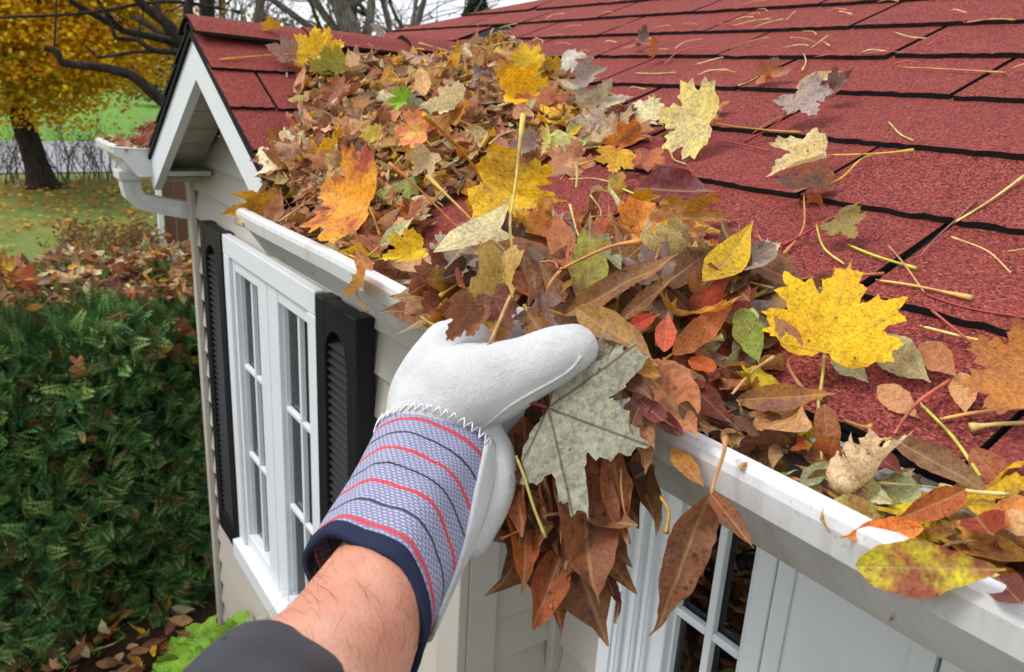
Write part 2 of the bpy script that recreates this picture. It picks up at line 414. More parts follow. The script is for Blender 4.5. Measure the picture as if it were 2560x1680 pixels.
# ---- rake boards, soffit, gable wall
def rake(sgn):
    fx = VBX if sgn > 0 else VLX-.03
    hx = abs(fx-GX); tb = .012; wd = .085
    z0 = GZ-.028; prof = [(GX, z0), (fx, z0-hx*.563), (fx, z0-hx*.563-.052), (GX+sgn*(hx-.02), z0-(hx-.02)*.563-wd), (GX, z0-wd)]
    y0, y1 = .434, .434+.02
    V = [(x, y0, z+CAMZ) for x, z in prof]+[(x, y1, z+CAMZ) for x, z in prof]; n = 5
    F = [tuple(range(n)), tuple(range(n, 2*n))[::-1]]+[(i, (i+1) % n, n+(i+1) % n, n+i) for i in range(n)]
    link('rake_board', mesh('rake_board', V, F), house, [M['white']])
    # dark drip strip under the shingle edge
    prof = [(GX, GZ-.017), (fx, GZ-.017-hx*.563), (fx, GZ-.028-hx*.563), (GX, GZ-.028)]
    V = [(x, GY0+.002, z+CAMZ) for x, z in prof]+[(x, .46, z+CAMZ) for x, z in prof]; n = 4
    F = [tuple(range(n)), tuple(range(n, 2*n))[::-1]]+[(i, (i+1) % n, n+(i+1) % n, n+i) for i in range(n)]
    link('drip_strip', mesh('drip_strip', V, F), house, [M['asphalt']])
    # soffit boards across the overhang
    sof = None
    nb = 7
    for i in range(nb):
        a0, a1 = hx*(i/nb), hx*((i+1)/nb)-.003
        zz = lambda q: GZ-.05-q*.563
        P = [(GX+sgn*a0, .4545, zz(a0)), (GX+sgn*a1, .4545, zz(a1)), (GX+sgn*a1, .558, zz(a1)), (GX+sgn*a0, .558, zz(a0))]
        if sof is None:
            sof = plane_part('rake_soffit', [(GX, .4545, GZ-.044), (fx, .4545, GZ-.044-hx*.563), (fx, .558, GZ-.044-hx*.563), (GX, .558, GZ-.044)], M['soffit'], house, .004)
        plane_part('soffit_board', P, M['soffit'], sof, .006)
rake(1); rake(-1)
box('eave_return', VLX-.03, VLX+.10, .4545, .56, -.262, -.25, M['soffit'], house)
WY = .56; WX0, WX1 = -2.43, -.87; RY = .755; BOT = -1.86; LAP = .083
front = box('front_wall', WX0+.012, WX1-.012, WY+.012, WY+.05, BOT, -.222, M['siding'], house)
# gable core triangle
V = [(x, y, z+CAMZ) for y in (WY+.012, WY+.05) for x, z in ((WX0+.2, -.2215), (WX1-.3, -.2215), (-1.5, -.11), (GX, .04), (-2.07, -.11))]
link('gable_core', mesh('gable_core', V, [(0, 1, 2, 3, 4), (9, 8, 7, 6, 5)]+[(i, 5+i, 5+(i+1) % 5, (i+1) % 5) for i in range(5)]), front, [M['siding']])
def board(parent, x0, x1, z0, z1, y, along='x', sgn=1):
    """lap board: lower edge proud. along x: wall faces -y at y ; along y: wall faces +x at y"""
    h = z1-z0
    prof = [(0, z0+h+.004), (-.0115, z0+.010), (-.0125, z0+.003), (-.0105, z0), (0, z0)]
    if along == 'x': return extrude('siding_board', [(y+p+.011, z) for p, z in prof], 'x', x0, x1, M['siding'], parent)
    return extrude('siding_board', [(y-p-.011, z) for p, z in prof], 'y', x0, x1, M['siding'], parent)
WIN = (-1.99, -1.40, -.405, -1.30)        # opening x0,x1,ztop,zbot
zl = -.242
lines = [zl-LAP*i for i in range(-3, 20)]
for z in lines:
    z0, z1 = z, z+LAP
    if z1 < BOT: continue
    if z0 < -.25:
        segs = [(WX0+.02, WX1-.03)]
        if z1 <= WIN[2]+.02 and z0 >= WIN[3]-.02: segs = [(WX0+.02, WIN[0]), (WIN[1], WX1-.03)]
        for s in segs: board(front, s[0], s[1], z0, z1, WY)
    else:
        hw = (GZ-.052-(z0+LAP*.35))/.563
        if hw > .03: board(front, max(GX-hw, WX0+.02), min(GX+hw, WX1-.03), z0, z1, WY)
box('corner_post', WX0-.012, WX0+.022, WY-.013, WY+.004, BOT-.02, -.25, M['siding'], house, .003)
box('corner_post', WX0-.0125, WX0+.001, WY+.0045, WY+.06, BOT-.02, -.25, M['siding'], house, .003)
box('corner_post', WX1-.055, WX1+.012, WY-.013, WY+.004, BOT-.02, -.25, M['siding'], house, .003)
box('corner_post', WX1-.001, WX1+.0125, WY+.0045, WY+.06, BOT-.02, -.25, M['siding'], house, .003)
ret = box('return_wall', WX1-.05, WX1-.013, WY+.055, RY+.05, BOT, -.26, M['siding'], house)
for z in [-.006+zl-LAP*i for i in range(0, 20)]:
    if z+LAP > BOT: board(ret, WY+.061, RY+.005, z, z+LAP, WX1, 'y')
box('inside_corner_post', WX1-.002, WX1+.016, RY-.016, RY+.012, BOT-.02, -.262, M['siding'], house, .003)
rw = box('recessed_wall', WX1+.012, X1-.1, RY+.013, RY+.05, BOT, -.26, M['siding'], house)
for z in [-.012+zl-LAP*i for i in range(0, 20)]:
    if z+LAP > BOT:
        board(rw, WX1+.017, -.735, z, z+LAP, RY)
        board(rw, .42, X1-.1, z, z+LAP, RY)
side = box('side_wall', WX0+.002, WX0+.05, WY+.055, 2.6, BOT, -.23, M['siding'], house)
box('back_wall', WX0, X1-.1, 2.6, 2.65, BOT, .3, M['siding'], house)
box('end_wall', X1-.15, X1-.1, RY+.05, 2.6, BOT, .3, M['siding'], house)
# eave soffit and fascia
box('fascia_board', VBX-.02, X1, .4555, .470, -.286, -.205, M['white'], house)
box('eave_soffit', WX1+.02, X1, .4705, RY+.011, -.2925, -.280, M['soffit'], house)
box('eave_soffit', VBX+.01, WX1+.0195, .4705, WY-.002, -.2925, -.280, M['soffit'], house)
box('frieze_board', VBX+.03, WX1-.06, WY-.016, WY-.0135, -.34, -.293, M['siding'], house)
box('fascia_board', -2.70, VLX-.032, .4555, .470, -.286, -.205, M['white'], house)
box('eave_soffit', -2.70, VLX-.032, .4705, WY+.6, -.2925, -.280, M['soffit'], house)
box('drip_edge', VBX+.01, X1, .437, .4553, -.2145, -.2085, M['white'], house)

# ---- K-style gutters
def gut_profile():
    return [(.4545, -.207), (.4545, -.274), (.401, -.2755), (.3965, -.2735), (.3655, -.2285), (.3615, -.2255), (.3480, -.2215), (.3455, -.2190), (.3432, -.203), (.3445, -.1975), (.3485, -.1945), (.355, -.194), (.3595, -.1965), (.3605, -.202)]
def gutter(x0, x1, caps):
    pr = gut_profile(); g = empty('gutter', (0, 0, 0)); 
    out = [Vector((0, p, z)) for p, z in pr]; inn = []
    for i, p in enumerate(out):
        d = out[min(i+1, len(out)-1)]-out[max(i-1, 0)]; n = Vector((0, -d.z, d.y)).normalized(); inn.append(p+n*-.0016)
    nx = max(2, int((x1-x0)/.12)); V = []; F = []; k = len(pr)
    for i in range(nx+1):
        x = x0+(x1-x0)*i/nx; w = .0012*math.sin(x*5.1)+.0008*math.sin(x*13)
        for p in out: V.append((x, p.y+w, p.z+CAMZ+w*.6))
        for p in inn: V.append((x, p.y+w, p.z+CAMZ+w*.6))
    s = 2*k
    for i in range(nx):
        for j in range(k-1):
            F.append((i*s+j, (i+1)*s+j, (i+1)*s+j+1, i*s+j+1)); F.append((i*s+k+j, i*s+k+j+1, (i+1)*s+k+j+1, (i+1)*s+k+j))
        F.append((i*s+k-1, (i+1)*s+k-1, (i+1)*s+2*k-1, i*s+2*k-1)); F.append((i*s, i*s+k, (i+1)*s+k, (i+1)*s))
    bpy.data.objects.remove(g)
    me = mesh('gutter', V, F)
    me.polygons.foreach_set('use_smooth', [True]*len(me.polygons)); me.set_sharp_from_angle(angle=math.radians(20))
    o = link('gutter', me, house, [M['gutter']])
    for xc in caps:
        m = [(p, z) for p, z in pr[:10]]
        extrude('end_cap', m, 'x', xc-.0012, xc+.0012, M['gutter'], o)
        n = len(m); cx = .41; cz = -.238
        rim = [(cx+(p-cx)*.86, cz+(z-cz)*.80) for p, z in m]
        tube('cap_rim', [Vector((xc+.0012, p, z+CAMZ)) for p, z in m+[m[0]]], .0022, M['gutter'], o, 6)
    return o
gutter(-1.235, X1, [-1.2362]); lg = gutter(-2.62, -2.325, [-2.3238])
# outlet and elbow of the far downspout
def rect_tube(name, pts, w, h, m, parent, up=Vector((0, 0, 1))):
    V = []; F = []; P = [Vector(p) for p in pts]; n = len(P)
    for i, p in enumerate(P):
        d = (P[min(i+1, n-1)]-P[max(i-1, 0)]).normalized(); x = Vector((1, 0, 0)); y = d.cross(x).normalized()
        for k in range(12):                                     # fluted sides
            aa = 2*math.pi*(k+.5)/12; c, s = math.cos(aa), math.sin(aa); mm = max(abs(c), abs(s)); fl = 1-.05*(k % 2)
            V.append(p+x*(c/mm*w/2*fl)+y*(s/mm*h/2*fl))
    for i in range(n-1):
        for k in range(12): F.append((i*12+k, i*12+(k+1) % 12, (i+1)*12+(k+1) % 12, (i+1)*12+k))
    F += [tuple(range(12))[::-1], tuple(range((n-1)*12, n*12))]
    return link(name, mesh(name, V, F), parent, [m])
dp = [(-2.50, .405, -.272), (-2.50, .405, -.32), (-2.50, .409, -.345), (-2.50, .425, -.365), (-2.495, .47, -.378), (-2.48, .53, -.39), (-2.475, .585, -.402), (-2.475, .61, -.43), (-2.475, .612, -.60), (-2.475, .612, -1.8)]
ds = rect_tube('downspout', [Vector((x, y, z+CAMZ)) for x, y, z in dp], .062, .050, M['gutter'], house)
box('outlet_collar', -2.545, -2.455, .37, .44, -.302, -.2755, M['gutter'], ds, .004)

# ---- windows and shutters
def window(name, x0, x1, z1, z0, yf, sashes, rows, depth=.05, curtain=True, label=None, fw=.05):
    """outer frame x0..x1, z0..z1, front face at yf; sashes = list of (glass x0, glass x1, [muntin x])"""
    w = empty(name, (0, 0, 0)); bpy.data.objects.remove(w)
    W = box(name, x0, x1, yf, yf+.022, z1-fw, z1, M['white'], house, .003)        # head
    if label: W['label'] = label
    zb = z0+fw*1.1
    box('window_frame', x0, x0+fw*.9, yf+.0005, yf+.024, zb, z1-fw-.0005, M['white'], W, .003)
    box('window_frame', x1-fw*.9, x1, yf+.0005, yf+.024, zb, z1-fw-.0005, M['white'], W, .003)
    box('window_sill', x0-.006, x1+.006, yf-.018, yf+.03, z0, zb-.0005, M['white'], W, .004)
    xs = [x0+fw*.9]+[v for s in sashes for v in s[:2]]+[x1-fw*.9]
    for i, (ga, gb, mun) in enumerate(sashes):
        la = xs[0] if i == 0 else (sashes[i-1][1]+ga)/2+.002
        lb = xs[-1] if i == len(sashes)-1 else (gb+sashes[i+1][0])/2-.002
        yy = yf+.010; gz1 = z1-fw-.035; gz0 = zb+.04
        st = box('sash', la, ga, yy, yy+.03, gz0-.039, gz1+.034, M['white'], W, .003)
        box('sash', gb, lb, yy, yy+.03, gz0-.039, gz1+.034, M['white'], W, .003)
        box('sash', ga+.0003, gb-.0003, yy+.001, yy+.029, gz1, gz1+.0335, M['white'], W, .003)
        box('sash', ga+.0003, gb-.0003, yy+.001, yy+.029, gz0-.0385, gz0, M['white'], W, .003)
        for q in (ga, gb-.006):
            box('glazing_bead', q, q+.006, yy+.012, yy+.0225, gz0, gz1, M['white'], W)
        box('pane', ga-.002, gb+.002, yy+.023, yy+.026, gz0-.004, gz1+.004, M['glass'], W)
        for m in mun: box('muntin', m-.006, m+.006, yy+.010, yy+.0225, gz0, gz1, M['white'], W, .002)
        for r in range(1, rows):
            z = gz0+(gz1-gz0)*r/rows
            cuts = [ga+.0062]+sum([[m-.0062, m+.0062] for m in mun], [])+[gb-.0062]
            for q in range(0, len(cuts), 2): box('muntin', cuts[q], cuts[q+1], yy+.0105, yy+.022, z-.006, z+.006, M['white'], W, .002)
    # behind the glass
    yb = yf+.09
    if curtain:
        n = 60; V = []
        for i in range(n+1):
            x = x0+.02+(x1-x0-.04)*i/n; y = yb+.012*math.sin(i*1.9)+.006*math.sin(i*.77)
            V += [(x, y, z0+CAMZ), (x, y, z1+CAMZ)]
        link('curtain', mesh('curtain', V, [(2*i, 2*i+2, 2*i+3, 2*i+1) for i in range(n)], True), W, [M['curtain']])
    box('dark_room_panel', x0+.003, x1-.003, yb+.03, yb+.035, z0, z1, M['dark'], W)  # near-black panel, room darkness put into its colour
    return W
window('window', -2.012, -1.383, -.384, -1.318, .527, [(-1.95, -1.772, [-1.852]), (-1.632, -1.452, [-1.532])], 3, label='double casement window with muntins and grey curtain')
window('window', -.735, -.455, -.40, -1.19, .727, [(-.612, -.492, [-.548])], 3, curtain=False, label='narrow window with dark glass behind white muntins', fw=.03)
window('window', -.262, .12, -.40, -1.30, .727, [(-.23, -.09, [-.16])], 3, curtain=False, label='window at the far end of the recessed wall', fw=.03)
for xx in (-.70, -.672, -.65): box('frame_rib', xx, xx+.008, .7235, .7268, -1.22, -.405, M['white'], house, .001)
dr = box('white_panel', -.4535, -.266, .733, .755, BOT+.05, -.30, M['white'], house, .002); dr['label'] = 'plain white panel between the two recessed windows'
box('panel_strip', -.453, -.430, .7285, .7327, BOT+.05, -.301, M['white'], dr, .0015)
box('panel_strip', -.292, -.2665, .7285, .7327, BOT+.05, -.301, M['white'], dr, .0015)
def shutter(x0, x1, z1, z0, yf):
    S = box('shutter', x0, x0+.045, yf, yf+.036, z0, z1, M['black'], house, .003)
    box('stile', x1-.045, x1, yf, yf+.036, z0, z1, M['black'], S, .003)
    box('rail', x0+.0455, x1-.0455, yf+.001, yf+.034, z0, z0+.07, M['black'], S, .002)
    box('backing', x0+.0455, x1-.0455, yf+.026, yf+.03, z0+.0705, z1-.002, M['black'], S)
    # arched head rail
    n = 14; cx = (x0+x1)/2; hw = (x1-x0)/2-.0455; V = []
    for y in (yf+.001, yf+.025):
        for i in range(n+1):
            t = -1+2*i/n; V += [(cx+hw*t, y, z1-.0005+CAMZ), (cx+hw*t, y, z1-.105+.055*math.sqrt(max(0, 1-t*t))+CAMZ)]
    m = 2*(n+1); F = []
    for i in range(n):
        F += [(2*i, 2*i+2, 2*i+3, 2*i+1), (m+2*i, m+2*i+1, m+2*i+3, m+2*i+2), (2*i+1, 2*i+3, m+2*i+3, m+2*i+1), (2*i, m+2*i, m+2*i+2, 2*i+2)]
    link('arched_rail', mesh('arched_rail', V, F), S, [M['black']])
    z = z0+.082; me = None; i = 0
    while z < z1-.075:
        if me is None:
            o = extrude('slat', [(yf+.004, z), (yf+.007, z+.001), (yf+.0255, z+.017), (yf+.0255, z+.014)], 'x', x0+.046, x1-.046, M['black'], S); me = o.data; zz = z
        else:
            o = link('slat', me, S); o.matrix_basis = Matrix.Translation((0, 0, z-zz))
        z += .0165
    return S
shutter(-2.225, -2.018, -.384, -1.33, .524); shutter(-1.376, -1.185, -.386, -1.33, .524)
# ================================================================== GROUND, HEDGE, GARDEN, TREES
def grass_mat(name, c1, c2, c3, sc=1.0):
    t = NT(name); p = t.pos(); n1 = t.noise(p, .55*sc, 5, .6); n2 = t.noise(p, 9*sc, 5, .65); n3 = t.noise(p, 60*sc, 3)
    col = t.mix(t.ramp(n2, [(.35, 0), (.65, 1)]), c1, c2); col = t.mix(t.math('MULTIPLY', t.ramp(n1, [(.45, 0), (.65, 1)]), .75), col, c3)
    col = t.mix(.4, col, t.ramp(n3, [(.3, .55), (.65, 1.2)]), 'MULTIPLY'); t.bump(n3, .6, .03); return t.fin(col, .85, .15)
M['lawn'] = grass_mat('lawn_grass', (.12, .18, .04, 1), (.18, .25, .06, 1), (.26, .22, .05, 1))
M['verge'] = grass_mat('bright_verge', (.11, .24, .035, 1), (.15, .32, .05, 1), (.13, .22, .04, 1), .4)
M['soil'] = grass_mat('leafy_soil', (.030, .020, .013, 1), (.075, .045, .028, 1), (.11, .065, .04, 1), 3)
def road_mat():
    t = NT('wet_asphalt'); n = t.noise(t.pos(), 30, 4); return t.fin(t.ramp(n, [(.3, (.14, .14, .15, 1)), (.7, (.22, .22, .235, 1))]), .35, .5)
M['road'] = road_mat()
def bark(name, c1, c2):
    t = NT(name); p = t.pos(); mp = t.n('Mapping'); mp.inputs['Scale'].default_value = (1, 1, .25); t.l(p, mp.inputs[0])
    n = t.noise(mp.outputs[0], 26, 6, .65); t.bump(n, .8, .02); return t.fin(t.ramp(n, [(.35, c1), (.65, c2)]), .9, .2)
M['bark'] = bark('grey_bark', (.07, .06, .05, 1), (.20, .175, .15, 1)); M['darkbark'] = bark('wet_dark_bark', (.012, .010, .009, 1), (.045, .036, .03, 1))
def col_mat(name, rough=.6, transl=.25, spec=.3):
    t = NT(name); at = t.n('Attribute', attribute_name='Col'); n = t.noise(t.pos(), 40, 3)
    col = t.mix(.35, at.outputs['Color'], t.ramp(n, [(.3, .5), (.7, 1.2)]), 'MULTIPLY'); t.fin(col, rough, spec)
    tl = t.n('BsdfTranslucent'); t.l(col, tl.inputs[0]); mx = t.n('MixShader'); mx.inputs[0].default_value = transl
    t.l(t.b.outputs[0], mx.inputs[1]); t.l(tl.outputs[0], mx.inputs[2]); t.l(mx.outputs[0], t.out.inputs[0]); return t.m
M['foliage'] = col_mat('foliage', .6, .38); M['needle'] = col_mat('cedar_sprays', .55, .15)
def sheet(name, x0, x1, y0, y1, z, m, n=1, amp=0):
    V = []; F = []
    for i in range(n+1):
        for j in range(n+1):
            x = x0+(x1-x0)*i/n; y = y0+(y1-y0)*j/n; V.append((x, y, z+amp*noise.noise((x*.3, y*.3, 0))))
    for i in range(n):
        for j in range(n): F.append((i*(n+1)+j, (i+1)*(n+1)+j, (i+1)*(n+1)+j+1, i*(n+1)+j+1))
    return tag(link(name, mesh(name, V, F, True), None, [m]), kind='structure')
tag(sheet('ground', -300, 60, -200, 200, -.012, M['lawn']))
sheet('lawn', -15.9, -4.0, -14, 14, 0, M['lawn'], 40, .03)
sheet('garden_bed', -4.3, 2.5, -4, 3.5, .035, M['soil'], 30, .03)
sheet('road', -24.5, -17.2, -120, 120, .01, M['road'])
V = []; F = []
for i, (x, z) in enumerate([(-24.6, -.05), (-25, .12), (-34, .4), (-60, 1.1), (-110, 2.2)]):
    for j in range(9): V.append((x, -120+30*j, z))
for i in range(4):
    for j in range(8): F.append((i*9+j, i*9+j+1, (i+1)*9+j+1, (i+1)*9+j))
tag(link('grass_slope', mesh('grass_slope', V, F, True), None, [M['verge']]), kind='structure')

def leaf_cloud(centers, normals, size, asp, cols, fold=.25):
    """one folded kite of two quads' worth (4 tris) per leaf"""
    n = len(centers); C = np.asarray(centers); N = np.asarray(normals); N = N/np.linalg.norm(N, axis=1, keepdims=True)
    t = rng.normal(size=(n, 3)); X = np.cross(N, t); X /= np.linalg.norm(X, axis=1, keepdims=True)+1e-9; Y = np.cross(N, X)
    s = (np.asarray(size)*np.ones(n))[:, None]; w = s*asp
    pts = [C-Y*s*.5, C+X*w*.5+Y*s*.02+N*s*fold*.5, C+Y*s*.55, C-X*w*.5+Y*s*.02+N*s*fold*.5]
    V = np.stack(pts, 1).reshape(-1, 3); i = np.arange(n)*4
    F = np.concatenate([np.stack([i, i+1, i+2], 1), np.stack([i, i+2, i+3], 1)])
    return V, F, np.repeat(np.asarray(cols), 4, axis=0)
def pick(cols, n, jit=.18):
    c = np.array(cols)[rng.integers(0, len(cols), n)]; c = c*(1+rng.uniform(-jit, jit, (n, 1))); return np.clip(c, 0, 1)

# ---- fallen leaves strewn over the lawn
n = 11000; P = np.stack([rng.uniform(-15.8, -4.3, n), rng.uniform(-5, 7, n), np.full(n, .035)], 1)
keep = rng.random(n) < np.clip((-P[:, 0]-8.5)/6, .10, 1); P = P[keep]; n = len(P)
N = rng.normal(size=(n, 3))*.35+np.array([0, 0, 1])
V, F, Cc = leaf_cloud(P, N, rng.uniform(.05, .10, n), .8, pick([lin(214, 160, 40), lin(190, 120, 45), lin(150, 90, 50), lin(225, 185, 90)], n))
tag(link('lawn_leaves', big_mesh('lawn_leaves', V, F, cols=Cc), None, [M['foliage']]), 'yellow and brown fallen leaves strewn over the lawn', 'leaves', kind='stuff')

# ---- cedar hedge: thousands of flat fan sprays
def spray_unit():
    """flat fan, base at origin, growing +Y, in the XY plane; returns quads"""
    V = []; F = []
    def lobe(x, y, a, L, w, z=0):
        d = (math.sin(a), math.cos(a)); p = (d[1], -d[0]); i = len(V)
        V.extend([(x, y, z), (x+d[0]*L*.5+p[0]*w, y+d[1]*L*.5+p[1]*w, z+.002), (x+d[0]*L, y+d[1]*L, z-.004), (x+d[0]*L*.5-p[0]*w, y+d[1]*L*.5-p[1]*w, z+.002)])
        F.append((i, i+1, i+2, i+3))
    lobe(0, 0, 0, .115, .0022)
    for k in range(6):
        y = .018+k*.0145
        for s in (-1, 1):
            a = s*math.radians(48-3*k); L = .044*(1-.10*k); lobe(0, y, a, L, .0021)
            for q, (fr, da, ll) in enumerate(((.38, 35, .026), (.62, -32, .021))):
                lobe(math.sin(a)*L*fr, y+math.cos(a)*L*fr, a+s*math.radians(da), ll*(1-.09*k), .0019)
    return np.array(V), np.array(F)
SV, SF = spray_unit()
def spray_field(pos, outw, scale, cols):
    n = len(pos); Yd = outw/np.linalg.norm(outw, axis=1, keepdims=True); t = rng.normal(size=(n, 3)); t[:, 2] *= .6
    X = np.cross(Yd, t); X /= np.linalg.norm(X, axis=1, keepdims=True); Z = np.cross(X, Yd)
    m = len(SV); L = SV[None]*scale[:, None, None]
    L = L.copy(); L[:, :, 2] -= (SV[None, :, 1]**2)*rng.uniform(1, 4, (n, 1))*scale[:, None]
    V = pos[:, None]+L[:, :, 0:1]*X[:, None]+L[:, :, 1:2]*Yd[:, None]+L[:, :, 2:3]*Z[:, None]
    F = SF[None]+(np.arange(n)*m)[:, None, None]
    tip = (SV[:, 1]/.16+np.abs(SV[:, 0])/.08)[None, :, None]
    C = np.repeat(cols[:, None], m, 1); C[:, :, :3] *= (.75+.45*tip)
    return V.reshape(-1, 3), F.reshape(-1, 4), C.reshape(-1, 4)
HX0, HX1, HY0, HY1, HT = -2.86, -3.72, -1.5, 2.0, 1.10
hedge = empty('cedar_hedge', (-3.4, .3, 0)); tag(hedge, 'clipped green cedar hedge with brown leaves caught on its top', 'hedge')
def hedge_surface(n):
    """points and outward directions on the clumpy hedge skin"""
    u = rng.random(n); P = np.zeros((n, 3)); D = np.zeros((n, 3))
    y = rng.uniform(HY0, HY1, n); xs = -.10*(y-.3)
    f = u < .58
    z = rng.uniform(.0, HT, n); P[f] = np.stack([HX0+xs+.16*(HT-z), y, z], 1)[f]; D[f] = [1, 0, .35]
    tq = (u >= .58) & (u < .86); x = rng.uniform(HX1, HX0, n); P[tq] = np.stack([x+xs, y, np.full(n, HT)], 1)[tq]; D[tq] = [.15, 0, 1]
    bq = u >= .86; P[bq] = np.stack([HX1+xs, y, z], 1)[bq]; D[bq] = [-1, 0, .4]
    cl = np.array([noise.noise((p[0]*4.2, p[1]*4.2, p[2]*4.2)) for p in P])*.15+np.array([noise.noise((p[0]*11, p[1]*11, p[2]*11+5)) for p in P])*.05
    Dn = D/np.linalg.norm(D, axis=1, keepdims=True)
    return P+Dn*cl[:, None], Dn, cl
n = 25000; P, D, cl = hedge_surface(n); dep = rng.random(n)**1.6*.16
P = P-D*dep[:, None]; D2 = D+rng.normal(size=(n, 3))*.45+np.array([0, -.1, .15])
g = pick([lin(102, 150, 80), lin(84, 132, 72), lin(124, 168, 92), lin(148, 174, 100), lin(62, 102, 60)], n, .25)
dead = rng.random(n) < .07; g[dead] = pick([lin(130, 95, 60), lin(110, 80, 50)], int(dead.sum()))
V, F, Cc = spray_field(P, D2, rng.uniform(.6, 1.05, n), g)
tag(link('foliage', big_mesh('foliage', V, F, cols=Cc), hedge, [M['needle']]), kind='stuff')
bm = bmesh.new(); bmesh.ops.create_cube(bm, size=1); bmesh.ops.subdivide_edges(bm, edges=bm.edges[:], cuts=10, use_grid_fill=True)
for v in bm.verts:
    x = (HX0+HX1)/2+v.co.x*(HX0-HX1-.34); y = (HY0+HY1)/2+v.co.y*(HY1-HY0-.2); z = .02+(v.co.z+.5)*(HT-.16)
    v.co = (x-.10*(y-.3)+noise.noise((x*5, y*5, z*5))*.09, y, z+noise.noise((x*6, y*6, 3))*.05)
me = bpy.data.meshes.new('twig_light_block'); bm.to_mesh(me); bm.free()
M['core'] = grass_mat('dead_twig_block', (.012, .010, .006, 1), (.03, .022, .012, 1), (.02, .02, .01, 1), 12)
link('twig_light_block', me, hedge, [M['core']])  # solid stand-in for the inner twigs, added to block light through the hedge
for i in range(14):
    y = HY0+.12+i*.25; x = -3.35-.1*(y-.3); tube('stem', [(x, y, -.02), (x+.05, y+.04, .5), (x+.1, y-.03, 1.0)], [.03, .02, .008], M['bark'], hedge, 6)

# ---- branching skeletons
def grow(base, direction, length, rad, depth, r, out, spread=.55, up=.12, kids=(2, 3), curl=.18):
    d = Vector(direction).normalized(); p = Vector(base); pts = [p.copy()]; k = 5
    for i in range(k):
        d = (d+Vector((r.gauss(0, curl), r.gauss(0, curl), r.gauss(0, curl)+up*.4))).normalized(); p = p+d*(length/k); pts.append(p.copy())
    out.append((pts, [rad*(1-.45*i/k) for i in range(k+1)], depth))
    if depth == 0: return
    for c in range(r.randint(*kids)):
        i = r.randint(2, k); nd = (d+Vector((r.gauss(0, spread), r.gauss(0, spread), r.gauss(0, spread)*.8+up))).normalized()
        grow(pts[i], nd, length*r.uniform(.55, .8), rad*(1-.45*i/k)*r.uniform(.45, .7), depth-1, r, out, spread, up, kids, curl)
def tubes_mesh(name, branches, seg=5):
    V = []; F = []
    for pts, rad, dp in branches:
        v, f = tube_np(pts, rad, 4 if dp < 2 else seg, False); o = len(V); V += v; F += [tuple(i+o for i in q) for q in f]
    return mesh(name, V, F, True)
def bare_tree(label, base, top, rad, depth, seed, m, spread=.55, kids=(2, 3), group=None, L=None, extra=()):
    r = random.Random(seed); b = Vector(base); t = Vector(top); T = empty('bare_tree', b); tag(T, label, 'tree', group)
    H = (t-b).length; pts = [b+(t-b)*q+Vector((r.gauss(0, .02), r.gauss(0, .02), 0))*H*(.3 if 0 < q < 1 else 0) for q in (0, .25, .5, .75, 1)]
    rr = [rad*(1.5-.2), rad, rad*.85, rad*.7, rad*.5]; tube('trunk', spline(pts, 12), list(np.interp(np.linspace(0, 1, 13), [0, .25, .5, .75, 1], rr)), m, T, 10)
    out = []
    for q in np.linspace(.4, 1, 6):
        i = min(3, int(q*4)); p = pts[i].lerp(pts[i+1], q*4-i) if q < 1 else pts[4]
        d = (t-b).normalized()*.8+Vector((r.gauss(0, .8), r.gauss(0, .8), .4)); grow(p, d, (L or H*.35)*r.uniform(.7, 1.1), rad*.45, depth, r, out, spread, .12, kids)
    link('branches', tubes_mesh('branches', out), T, [m])
    for e in extra: tube('branch', spline(e[0], 20), list(np.interp(np.linspace(0, 1, len(spline(e[0], 20))), [0, 1], e[1])), m, T, 8)
    return T
# near bare tree whose dark limbs reach out from behind the gable
k = 6.6
def D(px, py, d=k): return at_d(px, py, d)
nb = D(500, 120, 7.0); nb = Vector((nb.x, nb.y, 0))
extra = [([D(520, 330), D(445, 280), D(400, 248), D(370, 222), D(335, 192), D(290, 176), D(230, 166), D(156, 157), D(144, 130), D(110, 119)], [.05, .020]),
         ([D(520, 200), D(470, 138), D(440, 130), D(380, 126), D(345, 100), D(293, 96), D(283, 75), D(265, 35), D(250, 10)], [.028, .008]),
         ([D(395, 128), D(330, 131), D(250, 143), D(228, 128), D(205, 108)], [.014, .005]),
         ([D(135, 122), D(139, 60), D(141, 0), D(146, -60)], [.008, .006]),
         ([D(520, 170), D(455, 105), D(420, 62), D(385, 35), D(358, 12), D(330, -20)], [.045, .028]),
         ([D(600, 30), D(450, 5), D(360, 8), D(270, 25), D(150, 38), D(0, 44), D(-80, 60)], [.014, .008]),
         ([D(500, 110), D(478, 60), D(470, 25), D(480, -40)], [.045, .03]),
         ([D(345, 98), D(349, 70), D(358, 40), D(352, 10)], [.008, .003])]
bare_tree('bare tree with dark crooked limbs reaching out past the white gable', nb, D(505, -260, 7.0), .085, 2, 5, M['darkbark'], extra=extra, L=.9)
def broot(px, py, d): q = at_d(px, py, d); return Vector((q.x, q.y, 0)), q
